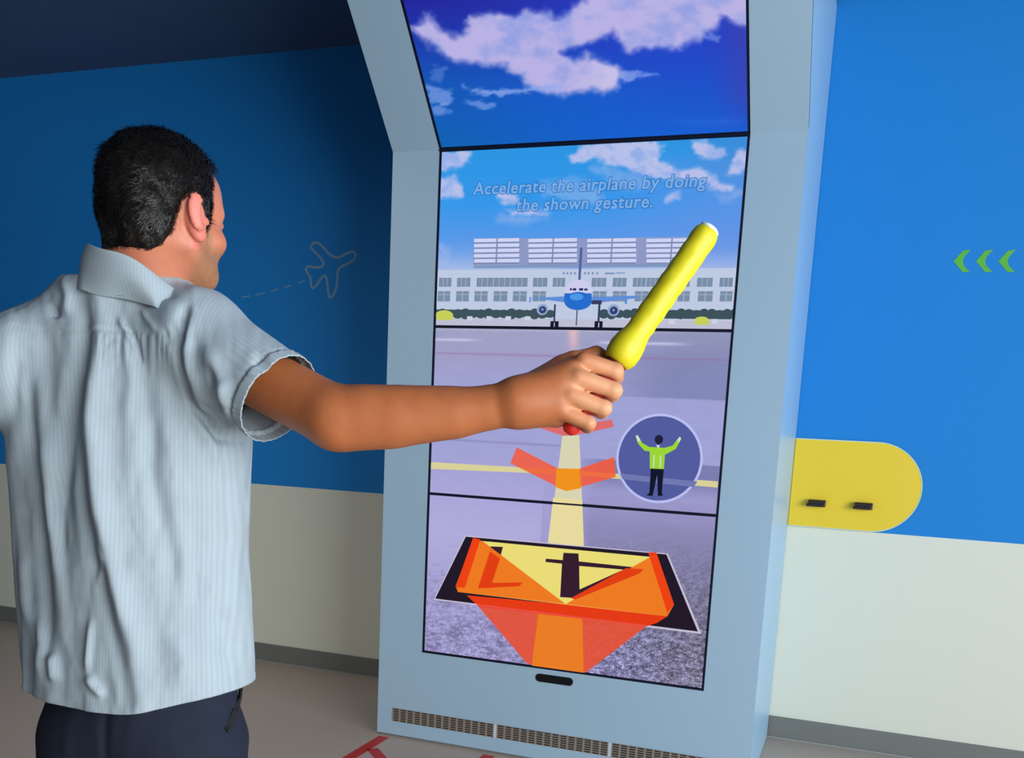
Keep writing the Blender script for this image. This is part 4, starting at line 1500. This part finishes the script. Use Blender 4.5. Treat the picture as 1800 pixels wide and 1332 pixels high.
va_ = me.attributes.new('weave', 'FLOAT_VECTOR', 'POINT')
va_.data.foreach_set('vector', wv.astype(np.float32).ravel())
so = shirt.modifiers.new('thickness', 'SOLIDIFY'); so.thickness = 0.0018; so.offset = -1
keep(shirt, person)

# collar: stand and folded leaf around the neck
NC = at(258, 500, 1.47)
NC = NC + FB * 0.0
prof = [(0.86, -0.060), (0.90, -0.035), (0.94, -0.010), (0.965, 0.000), (0.99, 0.0025), (1.02, 0.000), (1.05, -0.012), (1.09, -0.032), (1.14, -0.056), (1.13, -0.058), (1.06, -0.032), (1.0, -0.012), (0.965, -0.004),
        (0.93, -0.014), (0.885, -0.060)]
nA = 72
V, F = [], []
for i in range(nA + 1):
    t = math.radians(14) + (2 * math.pi - math.radians(28)) * i / nA       # 0 = front
    ca, sa_ = math.cos(t), math.sin(t)
    for (r, z) in prof:
        ex = 1 + 0.05 * math.sin(t * 3 + 1) * (r > 1.03)
        fx, fy = sa_ * 0.082 * r * ex, ca * (0.088 + 0.010 * (ca > 0) * ca) * r * ex
        zz0 = z * (1 + 0.15 * math.sin(t * 2)) - 0.36 * (ca * 0.088) - 0.36 * (sa_ * 0.082) + 0.003 * math.sin(t * 5)
        p = NC + RB * fx + FB * fy + ZU * zz0
        if z < -0.05 and r > 1.0:                     # leaf edge lies on the shirt
            for _ in range(3):
                e = SHIRT(p[None])[0]
                if e < 0.004:
                    break
                g = np.array([SHIRT((p + d_)[None])[0] - e for d_ in np.eye(3) * 0.002]) / 0.002
                p = p - g * (e - 0.004) * 0.8
        V.append(p)
n = len(prof)
for i in range(nA):
    for j in range(n):
        a, b2 = i * n + j, i * n + (j + 1) % n
        F.append([a, b2, b2 + n, a + n])
F += [list(range(n))[::-1], [nA * n + j for j in range(n)]]
col_ = obj('collar', V, F, m_shirt, smooth=True)
bm = bmesh.new(); bm.from_mesh(col_.data); bmesh.ops.recalc_face_normals(bm, faces=bm.faces); bm.to_mesh(col_.data); bm.free()
sb = col_.modifiers.new('sub', 'SUBSURF'); sb.levels = 1; sb.render_levels = 2
va_ = col_.data.attributes.new('weave', 'FLOAT_VECTOR', 'POINT')
va_.data.foreach_set('vector', np.array([(0.082 * (i // n) * 2 * math.pi / nA, 0, 0) for i in range(len(V))], np.float32).ravel())
keep(col_, person)

# trousers
TR = Field()
MB_ = np.array((RB, FB, ZU))
TR.ell(bl(0.020, 0.004, 0.965), (0.156, 0.094, 0.24), 0.03, MB_)
TR.ell(bl(0.014, -0.012, 0.86), (0.150, 0.098, 0.13), 0.04, MB_)
for s in (-1, 1):
    TR.cap(bl(0.014 + s * 0.085, 0, 0.84), bl(0.006 + s * 0.108, 0.012, 0.50), 0.092, 0.078, 0.03)
    TR.cap(bl(0.006 + s * 0.108, 0.012, 0.50), bl(s * 0.122, -0.012, 0.10), 0.078, 0.072, 0.03)
V, Q = surface(TR, 0.006)
V = relax(V, Q, 2)
N = normals(V, Q)
dl = V - BO
V = V + N * ((fbm(dl @ RB * 18 + 20, V[:, 2] * 7 + 20, 3, 3) - 0.5) * 0.010 - 0.004 * np.exp(-((dl @ RB - 0.012) / 0.006) ** 2) * (dl @ FB < 0) * (V[:, 2] > 0.8))[:, None]
V[:, 2] = np.maximum(V[:, 2], 0.045)
m_tr = mat('dark_navy_trouser_cloth', (34, 40, 56), 0.8, noise=0.25, nscale=30, bump=0.1, spec=0.2)
tr = np_mesh('trousers', V, Q, m_tr)
keep(tr, person)
# pocket opening: thin black strip for the shade in the slit, right hip
pk = []
for (x, y) in ((424, 1208), (422, 1226), (417, 1248), (409, 1266), (398, 1284)):
    pk.append((x, y))
tv, tq = V, Q
TPX, TPY = project(tv)
fc = -((tv - CAM) * N).sum(1) > 0
idx = np.nonzero(fc)[0]
cen = []
for i in range(13):
    f = i / 12 * (len(pk) - 1)
    a = min(int(f), len(pk) - 2)
    x = pk[a][0] + (pk[a + 1][0] - pk[a][0]) * (f - a); y = pk[a][1] + (pk[a + 1][1] - pk[a][1]) * (f - a)
    j = idx[np.argmin((TPX[idx] - x) ** 2 + (TPY[idx] - y) ** 2)]
    z = (tv[j] - CAM) @ FWD
    cen.append((at(x, y, z - 0.002), N[j]))
V, F = [], []
for i, (c, nn) in enumerate(cen):
    t = cen[min(i + 1, 12)][0] - cen[max(i - 1, 0)][0]
    t /= np.linalg.norm(t)
    s1 = np.cross(t, nn); s1 /= np.linalg.norm(s1)
    wd = 0.0085 * math.sin(math.pi * (0.15 + 0.85 * (1 - i / 12)) * 0.9) + 0.0008
    V += [c - s1 * wd, c + nn * 0.003, c + s1 * wd, c - nn * 0.004]
for i in range(12):
    for j in range(4):
        a, b2 = i * 4 + j, i * 4 + (j + 1) % 4
        F.append([a, b2, b2 + 4, a + 4])
F += [[3, 2, 1, 0], [48, 49, 50, 51]]
pkt = obj('pocket_opening', V, F, mat('black_pocket_painted_shade', (8, 10, 16), 0.8))
keep(pkt, person)
pkt.parent = tr
# shoes
m_sh = mat('dark_shoe_leather', (28, 28, 32), 0.5)
m_sole = mat('white_rubber_sole', (205, 205, 200), 0.6)
for s in (-1, 1):
    S_ = Field()
    S_.cap(bl(s * 0.123, -0.045, 0.055), bl(s * 0.140, 0.15, 0.042), 0.042, 0.036, 0.02)
    S_.cap(bl(s * 0.122, -0.02, 0.085), bl(s * 0.130, 0.05, 0.065), 0.046, 0.036, 0.02)
    V, Q = surface(S_, 0.006)
    V[:, 2] = np.maximum(V[:, 2], 0.016)
    sh = np_mesh('shoe', V, Q, m_sh)
    keep(sh, person)
    a0, b0 = bl(s * 0.123, -0.045, 0), bl(s * 0.140, 0.15, 0)
    ax = (b0 - a0) / np.linalg.norm(b0 - a0); sx_ = np.cross(ax, ZU)
    pts = [b0 + ax * 0.040 * math.cos(t) + sx_ * 0.040 * math.sin(t) for t in np.linspace(-math.pi / 2, math.pi / 2, 12)] + [a0 + ax * 0.046 * math.cos(t) + sx_ * 0.046 * math.sin(t) for t in np.linspace(math.pi / 2, 1.5 * math.pi, 12)]
    so_ = prism('sole', [(p[0], p[1], 0.024) for p in pts], (0, 0, 1), 0.023, m_sole)
    bm = bmesh.new(); bm.from_mesh(so_.data); bmesh.ops.recalc_face_normals(bm, faces=bm.faces); bm.to_mesh(so_.data); bm.free()
    keep(so_, person)
    so_.parent = sh

# ------------------------------------------------------------------ marshalling wand
WB, WT = at(1000, 757, 1.340), at(1245, 406, 1.330)
wa = (WT - WB) / np.linalg.norm(WT - WB)
WL = np.linalg.norm(WT - WB)
u1 = np.cross(wa, FWD); u1 /= np.linalg.norm(u1)
u2 = np.cross(wa, u1)


def lathe(name, prof, material, parent=None, n=40, wob=0.0):
    V, F = [], []
    for (s, r) in prof:
        for i in range(n):
            t = 2 * math.pi * i / n
            rr = r * (1 + wob * (vnoise(np.array([s * 90]), np.array([i * 0.35]))[0] - 0.5))
            V.append(WB + wa * s + (u1 * math.cos(t) + u2 * math.sin(t)) * rr)
    for j in range(len(prof) - 1):
        for i in range(n):
            a, b2 = j * n + i, j * n + (i + 1) % n
            F.append([a, b2, b2 + n, a + n])
    F += [list(range(n))[::-1], [(len(prof) - 1) * n + i for i in range(n)]]
    o = obj(name, V, F, material, smooth=True)
    bm = bmesh.new(); bm.from_mesh(o.data); bmesh.ops.recalc_face_normals(bm, faces=bm.faces); bm.to_mesh(o.data); bm.free()
    return o


wand = empty('marshalling_wand', tuple(WB), 'bright yellow signal wand with red handle held in the outstretched hand', 'wand')
m_yel = mat('bright_yellow_plastic', (214, 200, 14), 0.5, noise=0.08, nscale=40, bump=0.3)
m_hand = mat('red_handle_rubber', (214, 34, 14), 0.5)
m_cap = mat('translucent_white_tip', (226, 236, 226), 0.3)
s0 = WL * 0.355
keep(lathe('handle', [(-0.004, 0.006), (0.0, 0.0105), (0.006, 0.0125), (0.012, 0.0115), (s0 - 0.02, 0.0115), (s0, 0.0135)], m_hand), wand)
tube = [(s0 - 0.006, 0.0145), (s0 - 0.002, 0.0200), (s0 + 0.006, 0.0232), (s0 + 0.018, 0.0240), (s0 + 0.030, 0.0225), (s0 + 0.042, 0.0190), (s0 + 0.050, 0.0180)]
k = s0 + 0.058
while k < WL - 0.012:
    tube += [(k, 0.0184 + 0.0004 * math.sin(k * 260))]
    k += 0.006
tube += [(WL - 0.008, 0.0182), (WL - 0.003, 0.0172), (WL, 0.0150)]
keep(lathe('light_tube', tube, m_yel, wob=0.05), wand)
keep(lathe('tip_cap', [(WL - 0.001, 0.0148), (WL + 0.003, 0.0146), (WL + 0.0055, 0.012), (WL + 0.0065, 0.006)], m_cap), wand)
keep(lathe('collar_ring', [(s0 - 0.010, 0.0125), (s0 - 0.009, 0.0155), (s0 - 0.004, 0.0160), (s0 - 0.003, 0.0125)], mat('dark_red_collar', (96, 22, 12), 0.5)), wand)
